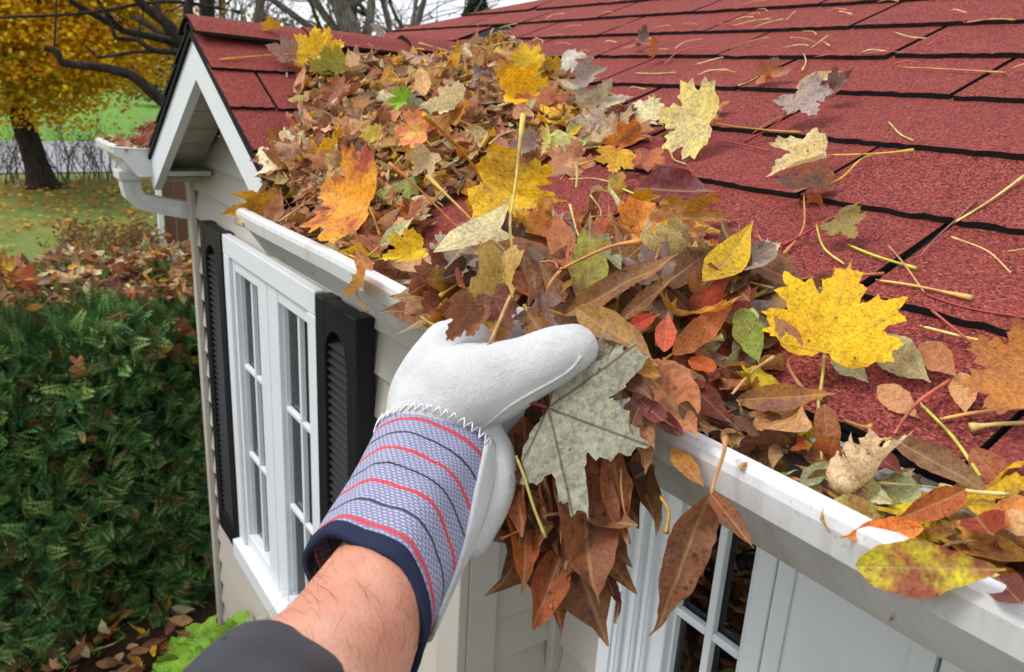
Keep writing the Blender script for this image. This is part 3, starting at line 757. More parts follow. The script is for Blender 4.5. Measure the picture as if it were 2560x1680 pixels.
for lab, (bx, by), (tx, ty), d, rad, dep, sd, kd in (
    ('thick grey leaning trunk of a bare tree behind the gable ridge', (905, 150), (770, -160), 11, .17, 4, 11, (2, 3)),
    ('second grey trunk leaning close beside the thick one', (880, 150), (845, -170), 11.6, .15, 3, 12, (2, 3)),
    ('slim bare tree standing left of the thick leaning trunk', (640, 130), (655, -140), 14, .10, 4, 13, (2, 3)),
    ('thin crossing bare tree slanting to the left behind the ridge', (900, 150), (600, -60), 12, .075, 3, 14, (2, 3)),
    ('slender bare sapling between two bare trunks', (560, 130), (550, -130), 16, .07, 4, 15, (2, 4)),
    ('bare tree with fine twigs right of the thick leaning trunk', (990, 160), (925, -120), 15, .07, 4, 16, (2, 3))):
    q0 = at_d(bx, by, d); q1 = at_d(tx, ty, d); dirv = (q0-q1); base = q0+dirv*(q0.z/max(.2, -dirv.z)) if dirv.z < -.01 else Vector((q0.x, q0.y, 0))
    base = q1+(q0-q1)*(q1.z/max(.05, (q1.z-q0.z))); 
    if (base-q1).length > 9: base = Vector((q0.x, q0.y, 0))
    bare_tree(lab, base, q1, rad, dep, sd, M['bark'], kids=kd, L=1.7)
# far wood beyond the road, one mass
out = []; r = random.Random(3)
for i in range(120):
    x = r.uniform(-95, -48); y = r.uniform(-45, 75); grow((x, y, .8), (r.gauss(0, .1), r.gauss(0, .1), 1), r.uniform(5, 8), .14, 3, r, out, .5, .1, (2, 3))
tag(link('far_wood', tubes_mesh('far_wood', out, 4), None, [M['bark']]), 'far bare wood beyond the bright grass slope', 'wood', kind='stuff')
n = 9000; P = np.stack([rng.uniform(-98, -60, n), rng.uniform(-60, 80, n), rng.uniform(0, 1, n)**1.5*7+1], 1)
V, F, Cc = leaf_cloud(P, rng.normal(size=(n, 3)), rng.uniform(.3, .7, n), .8, pick([lin(150, 120, 70), lin(120, 105, 75), lin(170, 135, 60), lin(105, 105, 70)], n))
tag(link('far_foliage', big_mesh('far_foliage', V, F, cols=Cc), None, [M['foliage']]), 'thin brown and olive leaves of the far wood', 'foliage', kind='stuff')

# ---- yellow maple on the lawn
tb = at_z(108, 468, -CAMZ); tree = empty('yellow_maple', tb); tag(tree, 'golden yellow maple with dark leaning trunk on the lawn', 'tree')
def TP(px, py, d=15.3): return at_d(px, py, d)
tr = [tb+Vector((0, 0, -.05)), TP(100, 440), TP(85, 390), TP(62, 320), TP(48, 270), TP(40, 200), TP(60, 120), TP(90, 0)]
tube('trunk', spline(tr, 28), list(np.interp(np.linspace(0, 1, 29), [0, .08, .25, .6, 1], [.40, .24, .18, .16, .10])), M['darkbark'], tree, 12)
limbs = []
for pl, ra in (([TP(48, 265), TP(20, 150), TP(-10, 110), TP(-60, 60)], .10), ([TP(20, 140), TP(45, 100), TP(62, 84)], .10), ([TP(60, 120), TP(70, 40), TP(66, -40)], .06), ([TP(80, 30), TP(92, 5), TP(100, -60)], .07), ([TP(60, 200), TP(130, 120), TP(190, 60), TP(194, -40)], .08), ([TP(50, 230), TP(160, 200), TP(260, 180)], .06)):
    tube('limb', spline(pl, 12), list(np.linspace(ra, ra*.45, 13)), M['darkbark'], tree, 8)
cc = tb+Vector((.2, .25, 3.56)); n_cl = 1300; Pc = []
while len(Pc) < n_cl:
    q = rng.uniform(-1, 1, 3)
    if q@q < 1 and q@q > .12: Pc.append([cc.x+q[0]*2.7, cc.y+q[1]*2.15-.15, cc.z+q[2]*2.4+(-.15*abs(q[1]))])
Pc = np.array(Pc); per = 58; C0 = np.repeat(Pc, per, 0); n = len(C0)
P = C0+rng.normal(size=(n, 3))*np.array([.26, .26, .085]); P[:, 2] -= (np.hypot(P[:, 0]-C0[:, 0], P[:, 1]-C0[:, 1])**2)*.6
N = rng.normal(size=(n, 3))*.6+np.array([.3, -.2, 1])
cl = np.repeat(pick([lin(248, 204, 30), lin(236, 188, 26), lin(252, 214, 60), lin(214, 176, 34), lin(186, 172, 44), lin(226, 164, 34)], n_cl, .12), per, 0)
V, F, Cc = leaf_cloud(P, N, rng.uniform(.06, .10, n), .85, np.clip(cl*(1+rng.uniform(-.15, .15, (n, 1))), 0, 1))
tag(link('crown', big_mesh('crown', V, F, cols=Cc), tree, [M['foliage']]), kind='stuff')

# ---- bare shrubs before the road, a brown shrub on the lawn, two conifers
def twig_shrub(label, c, w, h, nst, seed, m, group=None, leaves=0, lc=None, lean=.25, rr=.012):
    r = random.Random(seed); S = empty('twiggy_shrub', c); tag(S, label, 'shrub', group); out = []
    for i in range(nst):
        a = r.uniform(0, 6.28); q = r.random()**.5; b = Vector(c)+Vector((math.cos(a)*w*q*.5, math.sin(a)*w*q*.5, -.02))
        grow(b, (math.cos(a)*lean+r.gauss(0, .12), math.sin(a)*lean+r.gauss(0, .12), 1), h*r.uniform(.4, .75), rr, 2, r, out, .45, .2, (2, 3))
    link('stems', tubes_mesh('stems', out, 4), S, [m])
    if leaves:
        tips = np.array([p for pts, _, d in out if d <= 1 for p in pts]); P = tips[rng.integers(0, len(tips), leaves)]+rng.normal(size=(leaves, 3))*.05
        V, F, Cc = leaf_cloud(P, rng.normal(size=(leaves, 3)), rng.uniform(.03, .06, leaves), .6, pick(lc, leaves)); tag(link('leaves', big_mesh('leaves', V, F, cols=Cc), S, [M['foliage']]), kind='stuff')
    return S
for i, (px, py, w, h) in enumerate(((30, 455, 1.0, 1.0), (150, 456, .9, 1.15), (205, 452, .9, 1.25), (250, 450, .8, 1.1), (305, 446, .9, 1.0), (-60, 455, 1.2, 1.1))):
    c = at_z(px, py, -CAMZ); twig_shrub('bare twiggy shrub in the row along the road edge', c, w, h, 9, 40+i, M['bark'], 'bare shrubs along the road', 130, [lin(150, 110, 60), lin(120, 120, 60), lin(90, 90, 50)])
twig_shrub('low brown shrub with reddish twigs on the lawn behind the hedge', at_z(285, 655, -CAMZ), .75, .42, 34, 60, M['bark'], None, 1500, [lin(128, 80, 50), lin(110, 78, 48), lin(120, 100, 50), lin(150, 110, 60)], .5, .006)
def conifer(label, base, h, w, seed):
    T = empty('conifer', base); tag(T, label, 'tree'); tube('trunk', [base, base+Vector((0, 0, h))], [.12, .02], M['bark'], T, 6)
    n = 6500; z = rng.random(n)**.8; a = rng.uniform(0, 6.28, n); rr_ = (1-z)*w*(.45+.55*rng.random(n))+.05
    P = np.stack([base.x+np.cos(a)*rr_, base.y+np.sin(a)*rr_, base.z+.3+z*(h-.3)], 1); N = np.stack([np.cos(a), np.sin(a), .6+0*a], 1)+rng.normal(size=(n, 3))*.5
    V, F, Cc = leaf_cloud(P, N, rng.uniform(.12, .26, n), .5, pick([lin(48, 74, 52), lin(36, 60, 44), lin(66, 88, 58)], n)); tag(link('crown', big_mesh('crown', V, F, cols=Cc), T, [M['foliage']]), kind='stuff')
q = at_d(425, 300, 38); conifer('dark green conifer far behind the gable', Vector((q.x, q.y, .4)), 5.2, 1.7, 1)
q = at_d(1190, 100, 13); conifer('green conifer showing above the hip of the main roof', Vector((q.x, q.y, 0)), 3.3, 1.5, 2)
for i, (a_, b_) in enumerate((((800, 88), (1300, -10)), ((800, 72), (1300, -40)))):
    tag(tube('overhead_wire', [at_d(a_[0], a_[1], 26), at_d(b_[0], b_[1], 22)], .012, M['darkbark'], None, 5), 'thin overhead wire crossing the sky above the roof hip', 'wire', 'overhead wires')
# ---- low brown fence with white posts behind the cottage corner
fx = -9.3; fy = at_x(396, 560, fx).y; F0 = empty('low_fence', (fx, fy, 0)); tag(F0, 'low brown board fence with white posts beyond the cottage corner', 'fence')
h = -CAMZ+1.0
for i in range(4):
    y = fy+i*.36; box('post', fx-.035, fx+.035, y, y+.055, -CAMZ-.03, h+.02, M['white'], F0, .006)
    if i < 3:
        for j in range(2): box('board', fx-.02-.005*j, fx-.004-.005*j, y+.07+j*.125, y+.188+j*.125, -CAMZ+.02, h-.02, M['brown'], F0, .003)
# ================================================================== LEAVES
NORWAY = [(0, 1.02), (.04, .90), (.16, .90), (.14, .77), (.25, .74), (.20, .62), (.215, .56), (.29, .60), (.35, .72), (.42, .65), (.52, .68), (.67, .72), (.60, .57), (.72, .49), (.56, .42), (.50, .34), (.57, .31), (.63, .33), (.76, .26), (.66, .17), (.71, .06), (.54, .03), (.42, -.06), (.26, -.10), (.13, -.07), (.05, -.01)]
REDM = [(0, 1.03), (.045, .92), (.12, .87), (.11, .80), (.21, .76), (.19, .68), (.24, .63), (.20, .53), (.25, .53), (.33, .57), (.36, .65), (.43, .65), (.47, .73), (.56, .75), (.66, .80), (.62, .68), (.69, .62), (.60, .54), (.64, .45), (.53, .39), (.46, .30), (.50, .23), (.58, .20), (.63, .06), (.52, .04), (.40, -.05), (.24, -.07), (.12, -.02), (.04, 0)]
def deform(P, fold, kx, ky, tw, wav, seed):
    """P (n,2) flat leaf coordinates -> (n,3)"""
    x, y = P[:, 0], P[:, 1]; off = seed*7.3
    z = fold*np.abs(x)
    nz = np.array([noise.noise((a*2.4+off, b*2.4, off)) for a, b in P])+.45*np.array([noise.noise((a*6+off, b*6, off+9)) for a, b in P])
    edge = np.clip(np.hypot(x, y-.35)/.6, 0, 1.3)
    z = z+wav*nz*(.35+.65*edge)
    if abs(kx) > 1e-3:
        r = 1/kx; xa = np.sin(x*kx)*(r-z); z2 = r-(r-z)*np.cos(x*kx); x, z = xa, z2
    if abs(tw) > 1e-3:
        a = tw*y; x, z = x*np.cos(a)-z*np.sin(a), x*np.sin(a)+z*np.cos(a)
    if abs(ky) > 1e-3:
        r = 1/ky; ya = np.sin(y*ky)*(r-z); z2 = r-(r-z)*np.cos(y*ky); y, z = ya, z2
    return np.stack([x, y, z], 1)
def maple_flat(outline, rings=6, sub=2, seed=0, serr=.012):
    r = random.Random(seed); half = []
    for i in range(len(outline)-1):
        p, q = outline[i], outline[i+1]
        for j in range(sub):
            t = j/sub; half.append((p[0]+(q[0]-p[0])*t+(r.uniform(-serr, serr) if j else r.uniform(-.008, .008)*(p[0] > 0)), p[1]+(q[1]-p[1])*t+(r.uniform(-serr, serr) if j else 0)))
    half.append(outline[-1])
    left = [(-x*(1+r.uniform(-.04, .04)), y+r.uniform(-.01, .01)) for x, y in half[1:]][::-1]
    out = half+left
    c = np.array([0, .20]); out = np.array(out); P = [c[None]]
    # keep the outline star-shaped round c, so that no two facets overlap
    rel = out-c; ang = np.unwrap(np.arctan2(rel[:, 0], rel[:, 1])); rad_ = np.hypot(rel[:, 0], rel[:, 1])
    for i in range(1, len(ang)): ang[i] = max(ang[i], ang[i-1]+.006)
    ang = ang[0]+(ang-ang[0])*min(1, (2*math.pi-.01)/(ang[-1]-ang[0])); out = c+np.stack([np.sin(ang)*rad_, np.cos(ang)*rad_], 1)
    for k in range(1, rings+1): P.append(c+(out-c)*(k/rings))
    P = np.concatenate(P); m = len(out); F = [(0, 1+j, 1+(j+1) % m) for j in range(m)]
    for k in range(rings-1):
        for j in range(m): F.append((1+k*m+j, 1+(k+1)*m+j, 1+(k+1)*m+(j+1) % m, 1+k*m+(j+1) % m))
    return P, F
def oblong_flat(W=.36, nu=16, nv=6, seed=0, tail=.12):
    r = random.Random(seed); P = []; F = []; asym = r.uniform(.88, 1.12)
    for i in range(nu+1):
        t = i/nu; w = W*.5*(math.sin(math.pi*t**.80)**(.8+.55*t))*(1+.05*math.sin(t*17+seed)) if 0 < t < 1 else 0
        w = max(w, .006)
        for j in range(nv+1):
            s = -1+2*j/nv; jit = r.uniform(-.010, .008) if abs(s) == 1 and 0 < i < nu else 0
            P.append((s*w*(asym if s > 0 else 1/asym)+jit, t))
    for i in range(nu):
        for j in range(nv):
            a = i*(nv+1)+j; F.append((a, a+1, a+nv+2, a+nv+1))
    return np.array(P), F
def leaf_mesh(kind, prm, seed, hi=False, W=.36):
    if kind == 'oblong': P, F = oblong_flat(W, 22 if hi else 12, 8 if hi else 4, seed)
    else: P, F = maple_flat(NORWAY if kind == 'norway' else REDM, 8 if hi else 5, 3 if hi else 2, seed, .014 if kind == 'norway' else .02)
    V = deform(P, *prm, seed); me = mesh('leaf', V, F, True, P); return me
def stem_mesh(pts, r0, r1, seg=6):
    """thin stalk, swollen at its far end"""
    S = spline(pts, 14); n = len(S); rad = [r0+(r1-r0)*max(0, (i/(n-1)-.72)/.28)**1.5 for i in range(n)]; rad[-1] *= .8
    V, F = tube_np(S, rad, seg); return mesh('stem', V, F, True)
COLORS = dict(tan=(196, 150, 104), brown=(158, 106, 72), dark=(108, 72, 52), orange=(204, 128, 60), yellow=(232, 186, 34), gold=(214, 158, 30), cream=(228, 212, 158), mauve=(162, 144, 130),
              maroon=(112, 58, 56), olive=(150, 142, 52), pale=(196, 204, 150), silver=(172, 172, 148), rust=(168, 92, 54), green=(120, 160, 50), ochre=(178, 126, 44))
ADJ = dict(tan='tan', brown='brown', dark='dark brown', orange='orange', yellow='yellow', gold='golden', cream='cream', mauve='mauve grey', maroon='maroon', olive='olive', pale='pale green', rust='rusty', ochre='ochre', silver='grey', green='green')
def paint(o, c, patch=None, amt=.55, k=1.2):
    o.color = lin(*COLORS[c], k) if isinstance(c, str) else lin(*c, k)
    p = lin(*(COLORS[patch] if isinstance(patch, str) else patch), k)[:3] if patch else tuple(v*.5 for v in o.color[:3])
    o['patch'] = [float(v) for v in p]; o['patch_amount'] = float(amt); return o
RN = Vector((0, -math.sin(TH), math.cos(TH)))
def spot(s):
    px, py, k, v = s
    return {'r': on_roof, 'g': on_gable, 'd': at_d, 'y': at_y}[k](px, py, v)
EYE = Vector((0, 0, CAMZ))
hid = [0]
def hero(kind, b, t, w, nm, col, patch=None, amt=.5, prm=(.15, .5, .3, 0, .12), stem=None, label='', W=.36, roll=0, stemcol=None, sr=.0011, srr=.0026, mat=None, lean=.8):
    """one leaf from its base to its tip; nm 0 = lies on the roof, 1 = faces the eye"""
    hid[0] += 1; B, T = spot(b), spot(t)
    if kind == 'oblong': W = min(W*w, .46); w = 1.0
    if ' flat ' in label or (kind == 'oblong' and 'shingles' in label): lean = .12
    if b[2] in 'rg' and t[2] in 'rg':                      # lift the farther end so that the leaf leans towards the eye
        db, dt = (B-EYE).length, (T-EYE).length
        if dt > db: T = EYE+(T-EYE)*((dt+(db-dt)*lean*nm)/dt)
        else: B = EYE+(B-EYE)*((db+(dt-db)*lean*nm)/db)
    Y = (T-B); L = Y.length; Y.normalize()
    mid = (B+T)/2; Z = RN*(1-nm)+(EYE-mid).normalized()*nm; Z = (Z-Y*Z.dot(Y)).normalized()
    if roll: Z = Matrix.Rotation(math.radians(roll), 3, Y) @ Z
    X = Y.cross(Z).normalized()
    name = {'norway': 'maple_leaf', 'redm': 'maple_leaf', 'oblong': 'oblong_leaf'}[kind]
    me = leaf_mesh(kind, prm, hid[0]*3+1, True, W); me.materials.append(M[mat or ('oblong' if kind == 'oblong' else 'maple')])
    # stretch so that the bent leaf still reaches its tip
    tipv = Vector(me.vertices[0].co); ys = [v.co.y for v in me.vertices]; sc = L/max(.55, max(ys))
    o = link(name, me); o.matrix_basis = Matrix.Translation(B) @ Matrix((X, Y, Z)).transposed().to_4x4() @ Matrix.Diagonal((sc*w, sc, sc, 1))
    paint(o, col, patch, amt); tag(o, label, 'leaf')
    if stem:
        pts = [B]+[spot(s) for s in stem]; sm = stem_mesh(pts, sr, srr); s = link('stem', sm, o, [M['stem']]); s.color = lin(*(stemcol or (214, 170, 80)))
    return o
def stalk(pts, r0, r1, col, label, group=None):
    r0 *= .82; r1 *= .85
    o = link('leaf_stem', stem_mesh([spot(p) for p in pts], r0, r1, 8), None, [M['stem']]); o.color = lin(*col); tag(o, label, 'stem', group); return o

ANCH = [((1045, 240), 'beside the lime green leaf'), ((1320, 215), 'by the bright yellow folded leaf'), ((800, 110), 'by the yellow ridge pair'), ((820, 260), 'by the light yellow gable side leaf'), ((860, 500), 'around the orange and purple leaf'), ((1060, 205), 'by the upright broad tan leaf'), ((1030, 325), 'around the salmon red leaf'),
        ((1300, 470), 'below the broad yellow held leaf'), ((1070, 410), 'around the dull beige leaf'), ((1300, 130), 'by the upright yellow leaf'), ((1390, 360), 'by the pale crumpled leaf'), ((700, 540), 'at the gutter end'), ((820, 390), 'by the small pale yellow leaf'), ((960, 120), 'at the upper end'), ((990, 640), 'by the yellow gutter leaf'),
        ((1480, 620), 'by the spotted green leaf'), ((1650, 700), 'by the rolled brown tube'), ((1830, 660), 'by the orange and mauve leaf'), ((2060, 1080), 'by the tall folded leaf'), ((2150, 1230), 'by the long pale green leaf'), ((2450, 1350), 'by the red cupped leaf'), ((930, 720), 'by the hooked tan leaf'), ((1730, 1000), 'under the broad orange brown leaf'), ((1200, 780), 'behind the glove')]
def to_px(p):
    q = AX.T @ np.array([-p[0], p[1], p[2]-CAMZ]); return 1280+FPX*q[0]/q[2], 840+FPX*q[1]/q[2]
def near_anchor(p):
    x, y = to_px(p); return min(ANCH, key=lambda a: (a[0][0]-x)**2+(a[0][1]-y)**2)[1]
FLAT = (.05, .15, .1, 0, .07); CURL = (.2, 1.6, .8, .3, .12); ROLL = (.3, 4.5, .5, .8, .06); CUP = (.1, -1.2, -.7, .2, .12)
# ---- leaves one can pick out on the roof
hero('norway', (2062, 880, 'r', .030), (2128, 645, 'r', .016), .93, 1.0, (236, 190, 30), (214, 150, 20), .45, (.05, .15, -.25, 0, .05), [(2056, 940, 'r', .012), (2048, 1000, 'r', .006)], 'large bright yellow maple leaf propped on the shingles above the gutter', stemcol=(214, 190, 90), roll=-4, lean=.97)
hero('norway', (1775, 306, 'r', .036), (1640, 290, 'r', .034), 1.0, .85, (226, 208, 120), 'mauve', .45, (.08, .3, .2, 0, .07), [(1850, 318, 'r', .018), (1930, 326, 'r', .010), (2002, 331, 'r', .006)], 'pale yellow maple leaf with grey blotches lying on bare shingles', stemcol=(206, 160, 60), roll=8)
hero('norway', (1990, 232, 'r', .030), (2045, 300, 'r', .012), 1.0, .6, 'mauve', (176, 160, 164), .5, (.2, .8, .3, .2, .1), [(1960, 290, 'r', .02), (1925, 320, 'r', .010), (1862, 354, 'r', .004)], 'mauve grey maple leaf with long red stalk on the shingles', stemcol=(170, 30, 50))
hero('redm', (2065, 238, 'r', .012), (2140, 180, 'r', .03), .7, .7, (120, 66, 62), 'mauve', .5, CURL, None, 'maroon curled leaf edge standing behind the mauve maple leaf')
hero('redm', (2065, 388, 'r', .016), (1910, 430, 'r', .010), .62, .7, 'cream', (232, 206, 140), .5, (.5, .4, -.2, 0, .1), [(2150, 386, 'r', .012), (2220, 382, 'r', .008), (2284, 375, 'r', .006)], 'cream maple leaf with ragged tips and long level stalk', stemcol=(222, 176, 70), roll=25)
hero('norway', (2072, 462, 'r', .008), (1930, 470, 'r', .012), .5, .6, (146, 116, 104), 'orange', .6, CURL, [(2110, 440, 'r', .012), (2150, 400, 'r', .008), (2180, 388, 'r', .004)], 'grey brown folded leaf with bent yellow stalk over a shingle slot', stemcol=(220, 170, 50))
hero('redm', (2040, 505, 'r', .008), (2050, 470, 'r', .03), 1.1, .8, 'rust', 'orange', .5, CURL, None, 'small rust orange curled leaf beside the folded grey one')
hero('norway', (2092, 540, 'r', .018), (2140, 605, 'r', .004), .95, .75, (146, 124, 76), 'olive', .5, (.1, 1.0, .9, .2, .1), [(2060, 555, 'r', .02), (2010, 585, 'r', .010), (1955, 615, 'r', .004)], 'olive brown cupped leaf standing on edge with crimson stalk', stemcol=(190, 24, 50))
hero('oblong', (1590, 470, 'r', .012), (1800, 490, 'r', .006), 1.3, .75, (106, 44, 44), (132, 100, 106), .6, (.4, 1.2, .3, .2, .1), None, 'glossy maroon leaf lying among stems on the shingles', W=.36)
hero('redm', (1660, 542, 'r', .010), (1845, 540, 'r', .012), .48, .8, 'ochre', (150, 112, 70), .6, (.2, .8, -.3, .3, .14), None, 'ochre wavy leaf leaning against the maroon one')
hero('redm', (1630, 565, 'r', .010), (1760, 560, 'r', .012), .55, .8, (206, 160, 100), 'tan', .4, (.2, .6, .2, 0, .1), [(1590, 590, 'r', .01), (1540, 612, 'r', .006)], 'light tan leaf with notched edge on the shingles near the eave', stemcol=(220, 180, 90))
hero('norway', (1590, 500, 'r', .012), (1660, 494, 'r', .014), .5, .8, 'gold', None, .5, CURL, None, 'little golden leaf scrap beside the maroon leaf')
hero('norway', (1545, 375, 'r', .028), (1530, 440, 'r', .006), 1.15, .7, (226, 178, 52), (196, 130, 50), .5, (.1, .5, .4, 0, .08), [(1500, 395, 'r', .012), (1440, 415, 'r', .004)], 'golden five lobed maple leaf with brown lobe tip on the shingles', stemcol=(220, 160, 50), roll=-10)
hero('redm', (1625, 375, 'r', .022), (1622, 440, 'r', .004), .9, .6, (160, 86, 70), 'orange', .6, (.1, .6, .5, 0, .1), None, 'reddish brown maple leaf with orange veins beside the golden one')
hero('norway', (1560, 455, 'r', .01), (1500, 470, 'r', .004), .8, .6, (110, 90, 52), 'gold', .5, CUP, None, 'dark olive leaf tucked under the golden maple leaf')
hero('oblong', (1990, 220, 'r', .004), (2105, 182, 'r', .014), 1.0, .7, (206, 182, 130), 'tan', .5, (.3, 1.6, .2, .3, .08), None, 'narrow beige rolled leaf beside the mauve maple leaf')
hero('redm', (1900, 190, 'r', .008), (1985, 185, 'r', .010), .7, .7, (176, 108, 60), 'mauve', .6, CURL, [(1870, 205, 'r', .004), (1845, 215, 'r', .002)], 'brown curled leaf alone high on the shingles')
hero('redm', (1640, 130, 'r', .006), (1660, 112, 'r', .03), .9, .7, (196, 122, 62), None, .5, CURL, None, 'orange brown leaf standing upright on a high course')
hero('redm', (1600, 105, 'r', .006), (1640, 95, 'r', .02), .9, .7, (120, 100, 90), None, .5, CURL, None, 'grey brown scrap of leaf beside the upright orange one')
hero('norway', (1262, 232, 'r', .05), (1385, 200, 'r', .034), .62, .85, (236, 184, 36), (206, 140, 30), .4, (.5, .5, -.2, .1, .12), [(1220, 240, 'r', .04), (1150, 252, 'r', .03)], 'bright yellow folded maple leaf on the right side of the leaf drift', stemcol=(206, 160, 60))
hero('norway', (1325, 175, 'r', .05), (1305, 105, 'r', .085), .9, .85, (218, 178, 34), 'olive', .4, (.2, .6, .3, 0, .1), None, 'upright yellow maple leaf at the top of the leaf drift')
hero('norway', (1270, 190, 'r', .05), (1250, 150, 'r', .075), 1.1, .8, 'gold', 'tan', .5, CURL, None, 'tall golden leaf leaning against the upright yellow one')
hero('norway', (1400, 175, 'r', .02), (1330, 190, 'r', .03), .7, .7, (206, 160, 40), 'olive', .5, CURL, None, 'olive gold leaf lying above the folded yellow maple leaf')
hero('redm', (1400, 150, 'r', .02), (1440, 165, 'r', .02), 1.1, .7, (198, 192, 176), None, .4, CUP, None, 'whitish leaf underside at the top edge of the drift')
hero('redm', (1440, 195, 'r', .026), (1510, 180, 'r', .012), .9, .75, 'mauve', (176, 162, 160), .5, CURL, None, 'grey leaf with curled tips at the edge of the drift')
hero('redm', (1450, 275, 'r', .022), (1590, 255, 'r', .016), .6, .75, (158, 144, 134), 'cream', .5, CURL, None, 'long grey leaf lying past the drift on the shingles')
# leaves on the gable slope
hero('norway', (790, 140, 'g', .02), (735, 88, 'g', .03), 1.2, .7, (238, 196, 44), 'gold', .4, (.2, .5, .3, 0, .1), [(730, 135, 'g', .02), (640, 140, 'g', .008), (550, 149, 'g', .004)], 'bright yellow maple leaf near the gable ridge with long stalk towards the rake', stemcol=(226, 176, 60))
hero('norway', (800, 130, 'g', .03), (862, 110, 'g', .04), 1.1, .7, (236, 188, 36), 'orange', .35, (.2, .6, .3, 0, .1), None, 'second yellow maple leaf overlapping the one near the gable ridge')
hero('norway', (680, 70, 'g', .012), (672, 34, 'g', .05), 1.2, .8, (206, 160, 40), 'tan', .5, (.4, .6, .3, 0, .12), None, 'gold leaf perched upright on the gable ridge caps')
hero('redm', (740, 140, 'g', .016), (660, 130, 'g', .012), .9, .6, (166, 136, 128), 'brown', .5, CURL, None, 'grey brown leaf below the yellow pair on the gable slope')
hero('norway', (860, 170, 'g', .03), (760, 185, 'g', .02), .7, .6, (156, 150, 60), 'olive', .5, CURL, None, 'olive green curled leaf on the gable slope above the drift')
hero('norway', (855, 262, 'g', .03), (818, 222, 'g', .04), 1.1, .75, (238, 204, 96), 'gold', .35, (.2, .5, .3, 0, .08), [(870, 275, 'g', .03), (900, 290, 'g', .02)], 'light yellow maple leaf on the gable side of the drift', stemcol=(220, 180, 60))
hero('oblong', (770, 245, 'g', .012), (715, 262, 'g', .01), 1.2, .7, (230, 216, 140), None, .3, CURL, None, 'pale cream narrow leaf at the gable edge of the drift')
hero('oblong', (1060, 240, 'r', .06), (1050, 170, 'r', .085), 1.4, .85, (216, 166, 108), 'tan', .4, (.2, .8, .3, .2, .1), None, 'broad tan leaf standing upright in the middle of the drift', W=.5)
hero('norway', (980, 130, 'r', .05), (965, 90, 'r', .09), 1.1, .8, (196, 150, 60), 'mauve', .5, CURL, None, 'ochre leaf standing at the top of the drift')
hero('redm', (950, 100, 'r', .03), (990, 85, 'r', .06), .8, .8, (176, 174, 164), None, .4, CURL, None, 'grey scrap of leaf above the drift on the main roof')
hero('norway', (1030, 250, 'r', .07), (965, 256, 'r', .07), .7, .8, (150, 190, 50), 'green', .4, (.3, .5, .2, 0, .1), None, 'lime green maple leaf half buried in the drift')
hero('redm', (1160, 245, 'r', .06), (1040, 280, 'r', .07), .5, .8, (226, 214, 168), 'cream', .4, CURL, None, 'long cream leaf lying across the middle of the drift')
hero('norway', (1065, 330, 'r', .07), (985, 325, 'r', .07), .8, .8, (236, 130, 92), (216, 196, 90), .7, (.2, .5, .3, 0, .1), None, 'salmon red and yellow maple leaf in the drift')
hero('redm', (955, 330, 'r', .07), (905, 345, 'r', .065), .8, .8, (222, 204, 96), 'olive', .4, CURL, None, 'yellow green narrow lobed leaf in the drift')
hero('norway', (845, 400, 'g', .05), (802, 385, 'g', .04), 1.1, .8, (226, 218, 122), 'gold', .4, (.2, .5, .2, 0, .08), None, 'small pale yellow maple leaf low on the gable slope')
hero('redm', (1075, 380, 'r', .06), (1030, 450, 'r', .04), .9, .8, (186, 164, 120), 'tan', .4, (.3, .8, .4, 0, .1), None, 'dull beige leaf hanging down the face of the drift')
hero('norway', (1215, 390, 'r', .04), (1265, 420, 'r', .02), 1.3, .8, (222, 168, 44), 'orange', .5, CURL, None, 'golden brown maple leaf behind the tall stalks')
hero('norway', (1240, 350, 'r', .02), (1190, 365, 'r', .03), .8, .7, (228, 178, 48), None, .4, CURL, None, 'small yellow leaf behind the golden brown one')
hero('norway', (1360, 360, 'r', .02), (1390, 355, 'r', .03), 2.0, .8, (222, 196, 90), 'pale', .5, CURL, None, 'pale yellow crumpled leaf at the lower end of the drift')
hero('redm', (1340, 350, 'r', .03), (1270, 372, 'r', .03), .8, .75, (160, 134, 128), 'mauve', .5, CURL, None, 'mauve leaf lying under the pale crumpled one')
hero('norway', (1420, 340, 'r', .02), (1395, 385, 'r', .02), 1.0, .7, (190, 200, 90), 'mauve', .6, CUP, None, 'lime and grey leaf at the lower end of the drift')
hero('redm', (1600, 340, 'r', .012), (1500, 370, 'r', .016), .6, .7, (196, 110, 60), 'gold', .6, CURL, None, 'orange brown leaf edge between drift and pale maple leaf')
# by the eave
hero('norway', (922, 515, 'r', .06), (800, 470, 'r', .05), 1.15, .85, (232, 156, 44), (150, 52, 62), .85, (.3, .4, .2, 0, .08), [(935, 545, 'r', .05), (950, 590, 'r', .03)], 'orange yellow and purple maple leaf over the gutter end of the drift', stemcol=(196, 130, 40))
hero('redm', (690, 520, 'd', 1.30), (560, 527, 'd', 1.27), .62, .8, (204, 150, 40), (140, 84, 40), .6, (.4, .9, -.5, .2, .14), None, 'yellow brown leaf curling out over the end of the gutter')
hero('oblong', (680, 560, 'd', 1.24), (705, 490, 'd', 1.26), 1.5, .8, (186, 128, 90), 'brown', .5, CURL, None, 'tan curled leaf standing at the gutter end', W=.4)
hero('norway', (1205, 455, 'd', 1.0), (1440, 535, 'd', .98), .56, .92, (230, 186, 30), (176, 136, 50), .75, (.15, .3, .2, 0, .08), [(1180, 410, 'd', .97), (1130, 350, 'd', .92), (1060, 288, 'd', .86)], 'broad yellow maple leaf with brown lobe held up behind the glove', stemcol=(222, 158, 40), sr=.0014, srr=.0042)
hero('redm', (1200, 470, 'd', 1.03), (1165, 540, 'd', 1.02), .9, .8, (222, 160, 40), 'brown', .5, CURL, None, 'small gold leaf just left of the broad yellow one')
